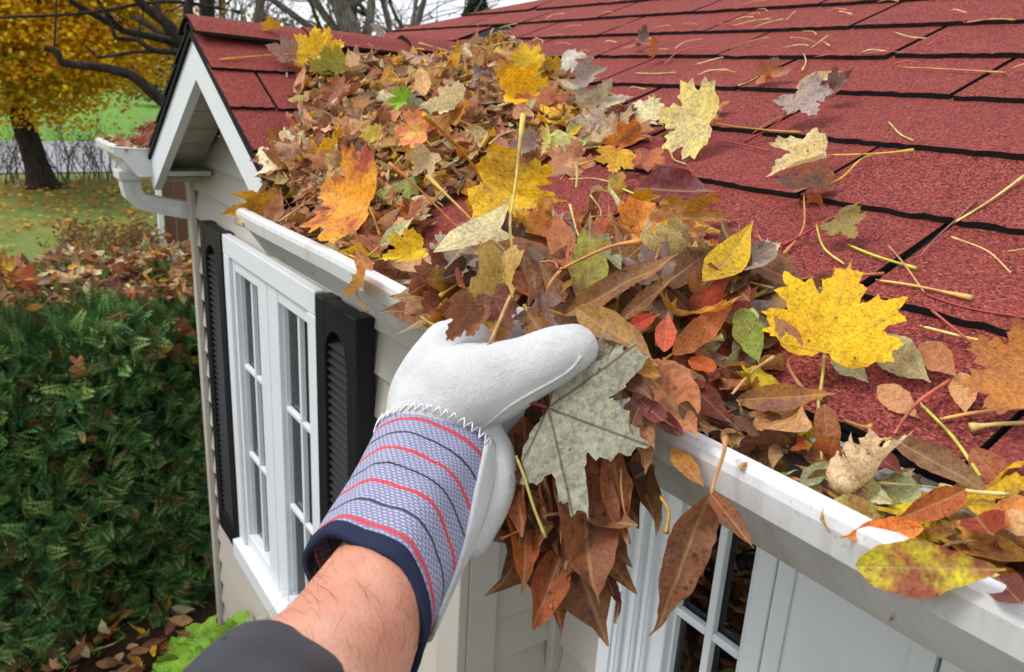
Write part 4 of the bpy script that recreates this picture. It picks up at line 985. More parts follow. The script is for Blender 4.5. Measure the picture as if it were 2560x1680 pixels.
hero('norway', (1055, 620, 'r', .02), (945, 655, 'r', .03), .62, .85, (238, 204, 40), (206, 130, 40), .5, (.3, .4, .2, 0, .08), None, 'yellow leaf with brown base lying in the gutter', roll=15)
hero('oblong', (950, 615, 'r', .03), (1035, 545, 'r', .035), 1.0, .9, (206, 206, 150), None, .25, (.2, .6, .3, .2, .05), [(920, 640, 'r', .02), (900, 650, 'r', .01)], 'pale green pointed leaf leaning on the drift above the gutter', W=.3)
hero('oblong', (885, 715, 'y', .338), (970, 730, 'y', .335), 1.3, .85, (214, 150, 80), 'ochre', .5, (.3, 2.4, .9, .3, .08), [(900, 750, 'y', .333), (918, 780, 'y', .332)], 'curled orange tan leaf hooked over the gutter lip', W=.5)
hero('oblong', (925, 690, 'y', .350), (900, 640, 'y', .355), 1.4, .8, (186, 120, 66), 'brown', .5, CURL, None, 'brown leaf folded over the gutter lip above the curled one', W=.45)
stalk([(862, 635, 'd', .96), (905, 650, 'd', .95), (960, 668, 'd', .93), (1010, 677, 'd', .91), (1085, 676, 'd', .88)], .0020, .0024, (226, 166, 50), 'thick bowed yellow stalk arching over the gutter lip')
stalk([(1283, 640, 'd', .60), (1275, 560, 'd', .62), (1290, 450, 'd', .645), (1308, 285, 'd', .67)], .0014, .0034, (212, 184, 88), 'tall straight yellow stalk standing upright behind the glove')
stalk([(1300, 660, 'd', .60), (1240, 610, 'd', .62), (1140, 510, 'd', .65), (1068, 440, 'd', .68)], .0013, .0034, (190, 160, 62), 'olive slanting stalk with a broken end behind the glove')
stalk([(1180, 600, 'd', .66), (1120, 545, 'd', .67), (1040, 465, 'd', .68), (972, 408, 'd', .69)], .0013, .0032, (196, 116, 50), 'orange slanting stalk with dark red base behind the glove')
stalk([(1400, 675, 'd', .58), (1450, 650, 'd', .575), (1530, 615, 'd', .57), (1605, 603, 'd', .565)], .0015, .0028, (206, 134, 70), 'stout orange stalk branching above the thumb')
stalk([(1405, 670, 'd', .58), (1370, 720, 'd', .575), (1368, 770, 'd', .572), (1410, 790, 'd', .57)], .0018, .0018, (198, 128, 66), 'hooked orange side stalk curving down to the thumb')
stalk([(1395, 672, 'd', .58), (1385, 655, 'd', .585), (1350, 655, 'd', .59)], .0014, .0013, (186, 110, 60), 'short side stalk of the branching orange stalk')
# the handful held by the glove
hero('norway', (1275, 800, 'd', .555), (1170, 800, 'd', .565), .82, .9, (196, 148, 78), (150, 100, 60), .6, (.2, .5, .3, .1, .08), None, 'tan lobed leaf hanging over the white glove')
hero('redm', (1250, 640, 'd', .575), (1195, 890, 'd', .540), .36, .95, (188, 150, 84), 'olive', .35, (.3, .5, .1, 0, .06), [(1262, 700, 'd', .56)], 'long tan lobed leaf draped down over the back of the glove')
hero('norway', (1160, 700, 'd', .62), (1040, 800, 'd', .60), 1.0, .9, (150, 92, 66), (110, 64, 46), .6, (.2, .6, .4, .1, .1), [(1100, 740, 'd', .6)], 'large brown maple leaf between glove and gutter')
hero('norway', (1150, 620, 'd', .62), (1085, 700, 'd', .61), .9, .8, (206, 196, 180), 'tan', .3, (.3, .5, .3, 0, .08), None, 'whitish leaf underside with toothed edge above the brown maple leaf')
hero('redm', (1130, 780, 'd', .60), (1040, 840, 'd', .585), .55, .85, (196, 134, 46), 'brown', .5, CURL, None, 'gold brown leaf tip poking out left of the glove')
stalk([(1050, 790, 'd', .575), (1075, 808, 'd', .572), (1105, 818, 'd', .57)], .0014, .0022, (186, 170, 80), 'short green yellow stalk beside the brown maple leaf')
hero('oblong', (1140, 570, 'd', .68), (1230, 590, 'd', .66), 1.4, .85, (152, 136, 122), 'mauve', .4, CUP, None, 'grey cupped leaf behind the slanting stalks', W=.5)
hero('norway', (1290, 640, 'd', .66), (1270, 545, 'd', .68), .8, .85, (74, 52, 44), 'dark', .5, CURL, None, 'nearly black leaf behind the tall straight stalk')
hero('norway', (1380, 600, 'd', .70), (1330, 540, 'd', .72), .9, .85, (186, 120, 50), 'rust', .6, CURL, None, 'rust gold leaf behind the handful')
hero('oblong', (1420, 670, 'd', .60), (1390, 535, 'd', .625), 1.35, .9, (178, 108, 70), 'brown', .35, (.3, .5, .2, .1, .05), None, 'reddish brown pointed leaf standing up in the handful', W=.45)
hero('oblong', (1465, 780, 'd', .58), (1475, 540, 'd', .61), 1.0, .95, (150, 146, 56), (120, 70, 62), .95, (.15, .4, .15, 0, .04), None, 'long green and purple spotted leaf standing in the handful', W=.36)
hero('redm', (1490, 720, 'd', .605), (1560, 660, 'd', .625), .9, .9, (196, 152, 124), 'tan', .4, (.2, .5, .2, 0, .06), None, 'pinkish tan leaf lying right of the spotted green leaf')
hero('redm', (1640, 700, 'd', .585), (1605, 610, 'd', .605), .9, .9, (112, 84, 82), 'mauve', .5, (.2, .6, .2, 0, .08), None, 'purple grey leaf behind the rolled brown leaf')
hero('oblong', (1410, 790, 'd', .565), (1680, 655, 'd', .585), .8, .9, (152, 106, 62), 'dark', .6, ROLL, None, 'brown leaf rolled into a tube pointing up the roof', W=.36)
hero('oblong', (1550, 800, 'd', .56), (1700, 690, 'd', .575), .8, .9, (140, 96, 58), 'dark', .6, ROLL, None, 'second rolled brown leaf lying against the first tube', W=.34)
hero('oblong', (1310, 640, 'd', .565), (1325, 800, 'd', .530), .8, .9, (120, 84, 54), 'ochre', .5, (.3, 5.5, .4, 1.8, .05), None, 'dark brown twisted leaf coiling down onto the thumb', W=.34)
hero('oblong', (1318, 780, 'd', .530), (1400, 890, 'd', .487), .9, .85, (142, 98, 50), 'dark', .6, (.3, 4.0, -1.4, -.9, .05), [(1312, 765, 'd', .535)], 'curled brown leaf with hooked tip lying on the white thumb', W=.40)
hero('oblong', (1440, 770, 'd', .55), (1665, 930, 'd', .50), .85, .9, (160, 122, 66), 'dark', .6, (.3, 3.4, .3, .7, .08), None, 'speckled brown leaf twisting away from the thumb tip', W=.36)
hero('redm', (1370, 1020, 'd', .497), (1632, 1118, 'd', .470), 1.15, .96, (150, 150, 128), (126, 122, 100), .5, (.08, .2, .15, 0, .05), [(1340, 1010, 'd', .496), (1262, 988, 'd', .497)], 'large silver grey maple leaf with red veins under the thumb', mat='silver', stemcol=(120, 34, 40), sr=.0013, srr=.0022)
hero('oblong', (1500, 960, 'd', .510), (1520, 820, 'd', .52), 1.3, .95, (150, 134, 112), 'mauve', .4, (.2, .5, .2, 0, .05), None, 'olive grey leaf with dark spot beside the thumb tip', W=.5)
hero('redm', (1480, 930, 'd', .508), (1590, 930, 'd', .495), .9, .95, (166, 166, 140), (140, 136, 112), .4, FLAT, None, 'upper lobe of a second silver grey leaf beside the thumb', mat='silver')
hero('oblong', (1605, 910, 'r', .045), (1768, 1120, 'd', .470), 1.0, .95, (178, 112, 72), 'brown', .5, (.18, .45, .2, .1, .06), None, 'broad orange brown leaf hanging over the gutter lip', W=.40)
hero('oblong', (1715, 950, 'r', .03), (1830, 1060, 'r', .006), 1.1, .9, (124, 52, 48), 'dark', .6, (.2, .6, .2, .1, .06), None, 'maroon leaf with black spots beside the broad orange brown one', W=.45)
hero('oblong', (1600, 1000, 'd', .485), (1680, 1080, 'd', .47), 1.0, .9, (110, 50, 48), 'maroon', .4, CURL, None, 'dark maroon leaf beneath the broad orange brown one', W=.4)
hero('oblong', (1680, 885, 'r', .03), (1835, 755, 'r', .02), 1.0, .95, (196, 114, 60), 'orange', .4, (.2, .7, .3, .1, .05), [(1660, 900, 'r', .025)], 'orange brown pointed leaf slanting up the roof beside the yellow maple leaf', W=.32)
stalk([(1840, 768, 'r', .03), (1880, 745, 'r', .03), (1945, 712, 'r', .03)], .0018, .0036, (222, 186, 60), 'stout yellow stalk end beside the big yellow maple leaf')
hero('oblong', (1570, 820, 'd', .55), (1650, 785, 'd', .55), 1.2, .9, (196, 70, 50), 'rust', .4, (.2, .9, .3, 0, .06), None, 'red folded leaf in the middle of the heap at the eave', W=.45)
hero('oblong', (1660, 880, 'd', .53), (1670, 790, 'd', .55), 1.2, .9, (206, 90, 60), 'rust', .4, (.2, .9, .3, 0, .06), None, 'second red leaf standing against the red folded one', W=.4)
hero('oblong', (1725, 800, 'r', .03), (1745, 650, 'r', .05), 1.1, .95, (156, 112, 66), 'brown', .4, (.3, .9, .3, .2, .06), None, 'tall olive brown leaf standing in the heap at the eave', W=.36)
hero('norway', (1700, 760, 'r', .03), (1650, 860, 'd', .56), .8, .9, (206, 148, 60), 'tan', .4, CURL, None, 'ochre leaf lying below the purple grey one')
hero('norway', (1850, 640, 'r', .03), (1800, 720, 'r', .03), 1.2, .8, (206, 130, 44), (156, 92, 84), .7, (.2, .5, .3, 0, .08), [(1845, 610, 'r', .03), (1850, 560, 'r', .015)], 'orange and mauve maple leaf at the upper edge of the eave heap', stemcol=(130, 60, 50))
hero('redm', (1800, 700, 'r', .03), (1850, 770, 'r', .02), 1.0, .8, (116, 68, 60), 'maroon', .5, CURL, None, 'dark maroon leaf under the orange and mauve one')
hero('norway', (1900, 640, 'r', .03), (1945, 615, 'r', .025), .9, .8, (216, 212, 186), 'cream', .3, CURL, None, 'white backed leaf scrap above the eave heap')
hero('redm', (1960, 700, 'r', .02), (1890, 710, 'r', .02), .9, .8, (150, 112, 104), 'mauve', .5, CURL, None, 'mauve brown leaf left of the big yellow maple leaf')
hero('oblong', (1850, 770, 'r', .02), (1900, 915, 'r', .02), 1.2, .95, (128, 126, 52), 'green', .5, (.15, .6, .2, .1, .05), None, 'mossy green leaf with slimy base beneath the yellow maple leaf', W=.55)
hero('oblong', (1880, 770, 'r', .03), (1870, 840, 'r', .03), 1.3, .9, (180, 190, 126), 'pale', .3, CURL, None, 'pale green torn leaf above the mossy one', W=.6)
hero('oblong', (2000, 880, 'r', .03), (1935, 790, 'r', .045), 1.3, .95, (176, 128, 90), 'tan', .5, (.2, .9, .4, .2, .06), [(1970, 910, 'r', .02), (2010, 980, 'r', .01)], 'brown cupped leaf overlapping the foot of the big yellow maple leaf', W=.5, stemcol=(186, 120, 70))
hero('oblong', (1720, 900, 'r', .02), (1800, 930, 'r', .02), 1.3, .9, (206, 100, 36), 'rust', .5, CURL, None, 'bright orange leaf with a black eye spot', W=.6)
# leaves hanging below the hand
for i, (b, t, w, c, p, prm, W, lab) in enumerate((
    ((1440, 1120), (1480, 1450), 1.0, (146, 86, 50), 'dark', (.3, 1.6, .2, .3, .05), .40, 'long brown leaf hanging straight down below the silver leaf'),
    ((1500, 1400), (1545, 1548), .5, (110, 58, 44), 'dark', (.3, 3, .9, .8, .05), .30, 'dark curled leaf tip at the bottom of the hanging bunch'),
    ((1310, 1180), (1315, 1440), .8, (176, 92, 40), 'dark', (.3, 2.0, .4, .3, .06), .42, 'rusty orange leaf hanging below the glove palm'),
    ((1455, 1150), (1345, 1400), .9, (126, 88, 58), 'brown', (.3, 2.6, .3, .5, .06), .40, 'speckled brown rolled leaf hanging beside the glove palm'),
    ((1408, 1390), (1342, 1556), .95, (168, 90, 48), 'dark', (.4, 1.0, .3, .4, .06), .55, 'triangular rust leaf hanging lowest in the bunch'),
    ((1470, 1200), (1430, 1400), .8, (130, 78, 52), 'dark', (.3, 2.4, .6, -.5, .06), .40, 'brown crumpled leaf in the middle of the hanging bunch'),
    ((1590, 1150), (1635, 1320), .9, (134, 94, 54), 'dark', (.3, 3.0, .3, .6, .05), .42, 'rolled ochre leaf at the right of the hanging bunch'),
    ((1280, 1100), (1300, 1330), .7, (108, 66, 48), 'dark', (.3, 2.4, .4, .5, .06), .40, 'dark brown leaf pressed against the glove palm'),
    ((1530, 1130), (1560, 1330), .8, (150, 84, 46), 'brown', (.3, 1.8, .3, -.4, .06), .38, 'reddish brown leaf behind the long hanging one'),
    ((1390, 1130), (1400, 1330), .8, (120, 66, 50), 'maroon', (.3, 2.0, .3, .5, .06), .40, 'maroon brown leaf in the back of the hanging bunch'),
    ((1350, 1150), (1250, 1280), .7, (96, 62, 46), 'dark', (.3, 2.0, .3, .5, .06), .40, 'very dark leaf at the back of the hanging bunch'),
    ((1345, 1420), (1415, 1300), .8, (136, 82, 50), 'dark', (.3, 2.2, .8, .5, .06), .42, 'twisted brown leaf joining two hanging leaves'),
    )):
    c = tuple(v*.94 for v in c); dd = .498+.010*(i % 4); prm = (prm[0]+.15, prm[1]*1.25, prm[2]+.35, prm[3], .15)
    hero('oblong', (b[0], b[1]-20, 'd', dd+.008), (t[0]+(t[0]-b[0])*.18, t[1]+(t[1]-b[1])*.18, 'd', dd), w*1.15, .92, c, p, .6, prm, None, lab, W=W)
rb = random.Random(77)
for bx, by, tx, ty, cc_, lab in ((1540, 930, 1640, 1010, 'dark', 'dark speckled leaf between silver leaf and gutter lip'), (1570, 1000, 1650, 1130, 'brown', 'brown curled leaf draped on the lip beside the silver leaf'), (1620, 960, 1560, 1090, 'dark', 'shrivelled dark leaf wedged behind the silver leaf'), (1640, 1030, 1720, 1110, 'maroon', 'maroon curled leaf at the lip below the broad orange brown one'), (1560, 880, 1660, 960, 'ochre', 'ochre crumpled leaf beside the thumb tip'), (1600, 1060, 1610, 1200, 'brown', 'long brown curl hanging from the lip beside the bunch'), (1700, 1010, 1790, 1085, 'dark', 'dark wet leaf bent over the lip by the spotted maroon one')):
    hero('oblong', (bx, by, 'd', .492), (tx, ty, 'd', .476), 1.1, .85, COLORS[cc_], 'dark', .5, (.35, 2.6, .5, rb.uniform(-.6, .6), .14), None, lab, W=.42, roll=rb.gauss(0, 15))
hero('norway', (1190, 760, 'd', .520), (1110, 860, 'd', .512), .75, .9, (140, 88, 60), 'dark', .5, (.3, 1.2, .4, .2, .1), None, 'brown ragged leaf lapping over the knuckles of the glove')
hero('oblong', (1150, 860, 'd', .506), (1180, 910, 'd', .500), 1.3, .9, (112, 82, 54), 'dark', .5, (.3, 2.4, .6, .2, .08), None, 'small dark olive leaf tucked at the top of the glove', W=.45)
hero('oblong', (1240, 850, 'd', .515), (1300, 880, 'd', .508), 1.2, .9, (168, 98, 62), 'rust', .5, (.3, 1.4, .5, .2, .08), None, 'small copper leaf peeping over the glove beside the thumb', W=.45)
hero('norway', (1230, 740, 'd', .535), (1290, 850, 'd', .520), .7, .9, (120, 76, 58), 'dark', .5, (.3, 1.2, .4, .2, .1), None, 'dark brown leaf hanging between knuckles and thumb')
hero('redm', (1330, 770, 'd', .545), (1400, 830, 'd', .515), .8, .9, (126, 92, 84), 'mauve', .5, (.2, .8, .4, .2, .1), None, 'mauve brown leaf behind the thumb tip')
stalk([(1275, 740, 'd', .515), (1250, 800, 'd', .505), (1212, 885, 'd', .497)], .0015, .0022, (196, 150, 90), 'tan stalk slanting down across the top of the glove')
for i in range(16):
    bx, by = rb.uniform(1300, 1545), rb.uniform(1110, 1210); tx, ty = bx+rb.gauss(-5, 45), by+rb.uniform(170, 300)
    tx = min(tx, 1580)
    dd = rb.uniform(.512, .545); cc_ = rb.choice(['dark', 'dark', 'brown', 'brown', 'rust'])
    o = hero('oblong', (bx, by, 'd', dd), (tx, ty, 'd', dd), rb.uniform(.7, 1.0), .85, tuple(v*rb.uniform(.75, 1.05) for v in COLORS[cc_]), 'dark', .6, (rb.uniform(.2, .6), rb.uniform(-4, 4), rb.uniform(-1, 1.2), rb.uniform(-1, 1), .16), None, ADJ[cc_]+' crumpled leaf '+('with long drop ' if ty-by > 240 else '')+'inside the hanging bunch '+('near the palm' if bx < 1390 else 'near the gutter' if bx > 1500 else 'below the silver leaf'), W=.42, roll=rb.gauss(0, 30))
    o['group'] = 'crumpled leaves in the hanging bunch'
for i in range(26):
    bx, by = rb.uniform(1180, 1760), rb.uniform(660, 900); tx, ty = bx+rb.gauss(0, 90), by+rb.gauss(-20, 70)
    if by > 860-.25*(bx-1480) and bx < 1480: by = 790
    dd = rb.uniform(.60, .65); cc_ = rb.choice(['dark', 'brown', 'rust', 'tan', 'mauve', 'ochre'])
    o = hero(rb.choice(['oblong', 'oblong', 'redm', 'norway']), (bx, by, 'd', dd), (tx, ty, 'd', dd), rb.uniform(.7, 1.1), .8, tuple(v*rb.uniform(.8, 1.05) for v in COLORS[cc_]), 'dark', .6, (rb.uniform(.2, .5), rb.uniform(-3, 3), rb.uniform(-1, 1.2), rb.uniform(-.8, .8), .14), None, ADJ[cc_]+' curled leaf in the handful '+near_anchor(at_d(bx, by, .6)), W=.42, roll=rb.gauss(0, 30))
    o['group'] = 'curled leaves in the handful'
stalk([(1290, 1140, 'd', .49), (1310, 1190, 'd', .488), (1335, 1270, 'd', .486), (1365, 1345, 'd', .484)], .0012, .0018, (170, 160, 84), 'thin green stalk hanging in front of the brown bunch')
stalk([(1552, 1170, 'd', .487), (1555, 1240, 'd', .486), (1575, 1360, 'd', .485)], .0009, .0009, (170, 120, 70), 'fine tan midrib stalk hanging over the long brown leaf')
stalk([(1650, 1240, 'd', .483), (1672, 1280, 'd', .482), (1665, 1335, 'd', .481)], .0012, .0024, (206, 150, 50), 'curved gold stalk at the right of the hanging bunch')
stalk([(1310, 1320, 'd', .5), (1280, 1335, 'd', .5), (1250, 1348, 'd', .5)], .0011, .0018, (160, 106, 66), 'short brown stalk sticking out left of the hanging bunch')
hero('oblong', (1775, 1235, 'y', .325), (1655, 1528, 'y', .318), .70, .95, (146, 92, 60), 'dark', .6, (.35, 1.9, .6, .6, .16), None, 'brown leaflet with a torn hole hanging in front of the gutter', W=.42)
hero('oblong', (1777, 1235, 'y', .325), (1892, 1380, 'y', .318), .8, .9, (140, 84, 52), 'dark', .4, (.6, 1.2, .3, .4, .06), [(1790, 1190, 'y', .33), (1810, 1130, 'y', .333), (1812, 1095, 'y', .338)], 'smaller brown leaflet of the pair hanging in front of the gutter', W=.34, stemcol=(206, 150, 90))
hero('oblong', (1680, 1120, 'y', .335), (1770, 1235, 'y', .328), .9, .9, (190, 130, 62), 'dark', .5, (.3, 1.8, .4, .3, .06), None, 'ochre speckled leaf drooping over the gutter lip to the hanging pair', W=.36)
# right hand cluster in the gutter
hero('oblong', (2050, 1300, 'y', .338), (2200, 1285, 'y', .40), .95, .95, (206, 200, 110), (180, 96, 50), .7, (.15, .5, .2, 0, .05), None, 'yellow green leaf with brown blotches over the gutter lip', W=.42)
hero('oblong', (2310, 1320, 'y', .36), (2100, 1345, 'y', .34), .95, .95, (222, 118, 50), (226, 160, 40), .6, (.2, .6, .2, .1, .05), None, 'bright orange leaf resting on the gutter lip', W=.36)
hero('oblong', (2140, 1415, 'y', .335), (2530, 1425, 'y', .345), 1.0, .95, (196, 190, 40), (140, 64, 56), .95, (.15, .5, .2, 0, .05), None, 'yellow green and purple leaf lying across the gutter lip', W=.38)
hero('oblong', (2415, 1225, 'y', .42), (2220, 1310, 'y', .37), .9, .95, (176, 96, 44), 'rust', .4, (.35, .9, .2, .2, .05), None, 'rust brown folded leaf pointing along the gutter', W=.32)
hero('oblong', (2055, 1165, 'y', .42), (2260, 1275, 'y', .40), 1.0, .95, (206, 208, 158), (176, 170, 130), .3, (.15, .5, .2, 0, .04), None, 'long pale green leaf lying in the gutter', W=.28)
hero('oblong', (2210, 1200, 'y', .43), (2320, 1270, 'y', .41), 1.2, .9, (176, 182, 134), None, .3, (.2, .5, .2, 0, .05), None, 'grey green leaf next to the long pale one', W=.42)
hero('oblong', (2090, 1160, 'y', .425), (2210, 1230, 'y', .42), 1.5, .9, (150, 106, 74), 'brown', .4, (.2, .5, .2, 0, .05), None, 'wide dull brown leaf at the bottom of the gutter', W=.62)
hero('oblong', (2180, 1130, 'r', .0), (2270, 1200, 'y', .43), 1.3, .9, (126, 62, 46), 'maroon', .5, CURL, None, 'dark red brown leaf under the shingle edge', W=.5)
hero('oblong', (2060, 1010, 'r', .03), (2070, 1160, 'y', .41), 1.2, .95, (150, 98, 62), 'rust', .4, (.5, .6, .1, .2, .05), None, 'tall folded brown leaf standing in the gutter', W=.4)
hero('oblong', (1890, 1040, 'r', .012), (1955, 1120, 'y', .42), 1.2, .95, (214, 160, 106), 'tan', .3, (.2, .6, .2, 0, .05), None, 'light tan leaf with dark midrib lying in the gutter', W=.48)
hero('oblong', (1840, 1000, 'r', .02), (2090, 985, 'r', .02), .9, .9, (130, 84, 66), 'ochre', .6, (.4, 1.2, .3, .3, .08), None, 'long brown leaf with gold edge lying above the gutter', W=.34)
hero('redm', (1990, 1110, 'y', .41), (2030, 1125, 'y', .41), 1.2, .9, (170, 84, 44), 'rust', .4, CURL, None, 'small rust brown crumpled leaf in the gutter')
hero('oblong', (2085, 870, 'r', .012), (2175, 960, 'r', .006), 1.0, .85, (186, 190, 144), 'pale', .3, (.1, .4, .1, 0, .05), None, 'pale green leaf flat on the shingles beneath the yellow maple leaf', W=.45)
hero('oblong', (2190, 840, 'r', .012), (2330, 960, 'r', .006), 1.0, .9, (178, 170, 124), (186, 160, 110), .5, (.1, .4, .1, 0, .05), None, 'beige green leaf with water drops on the shingles', W=.5)
hero('oblong', (2195, 965, 'r', .006), (2300, 1048, 'r', .003), 1.1, .85, (196, 140, 96), 'tan', .3, (.1, .3, .1, 0, .04), None, 'tan pointed leaf flat on the red shingles', W=.42)
hero('oblong', (2400, 930, 'r', .01), (2415, 1040, 'r', .004), 1.2, .85, (206, 152, 100), 'tan', .3, (.1, .3, .1, 0, .04), None, 'light brown blunt leaf flat on the red shingles', W=.52)
hero('oblong', (2300, 860, 'r', .014), (2400, 950, 'r', .012), 1.4, .85, (176, 116, 76), 'brown', .5, (.2, .5, .2, 0, .06), None, 'brown leaf with purple edge between the flat leaves', W=.6)
hero('norway', (2600, 960, 'r', .03), (2420, 850, 'r', .025), .9, .9, (190, 122, 56), (150, 92, 60), .6, (.15, .4, .2, 0, .06), None, 'large wet brown maple leaf lying at the right on the shingles')
hero('oblong', (2600, 960, 'r', .016), (2480, 980, 'r', .012), 1.2, .85, (180, 206, 150), 'pale', .25, FLAT, None, 'fresh pale green leaf beneath the wet brown maple leaf', W=.5)
hero('oblong', (2230, 1095, 'r', .006), (2500, 1250, 'y', .44), .85, .95, (136, 100, 70), 'dark', .5, (.3, 3.0, .2, .5, .05), [(2215, 1100, 'r', .004)], 'long rolled grey brown leaf lying along the shingle edge', W=.34)
hero('oblong', (2430, 1120, 'r', .012), (2570, 1290, 'y', .45), 1.2, .9, (160, 88, 56), 'brown', .4, (.2, .5, .2, 0, .05), None, 'smooth red brown leaf lapping over the shingle edge', W=.45)
hero('oblong', (2440, 1290, 'y', .41), (2520, 1400, 'y', .37), 1.4, .9, (146, 60, 44), 'rust', .5, (.3, 2.4, .5, .3, .05), None, 'red brown cupped leaf at the right end of the gutter', W=.6)
hero('oblong', (2490, 1440, 'y', .36), (2580, 1540, 'y', .335), 1.4, .9, (116, 62, 56), 'maroon', .5, (.2, 1.0, .3, 0, .05), None, 'purple brown leaf hanging over the gutter lip at the right', W=.6)
hero('oblong', (2560, 1240, 'y', .42), (2460, 1330, 'y', .40), 1.3, .9, (206, 130, 60), 'orange', .5, CURL, None, 'orange leaf scrap at the right end of the gutter', W=.5)
hero('oblong', (2600, 1330, 'y', .40), (2480, 1280, 'y', .41), 1.0, .9, (216, 172, 120), 'tan', .3, FLAT, None, 'light tan leaf at the right end of the gutter', W=.5)
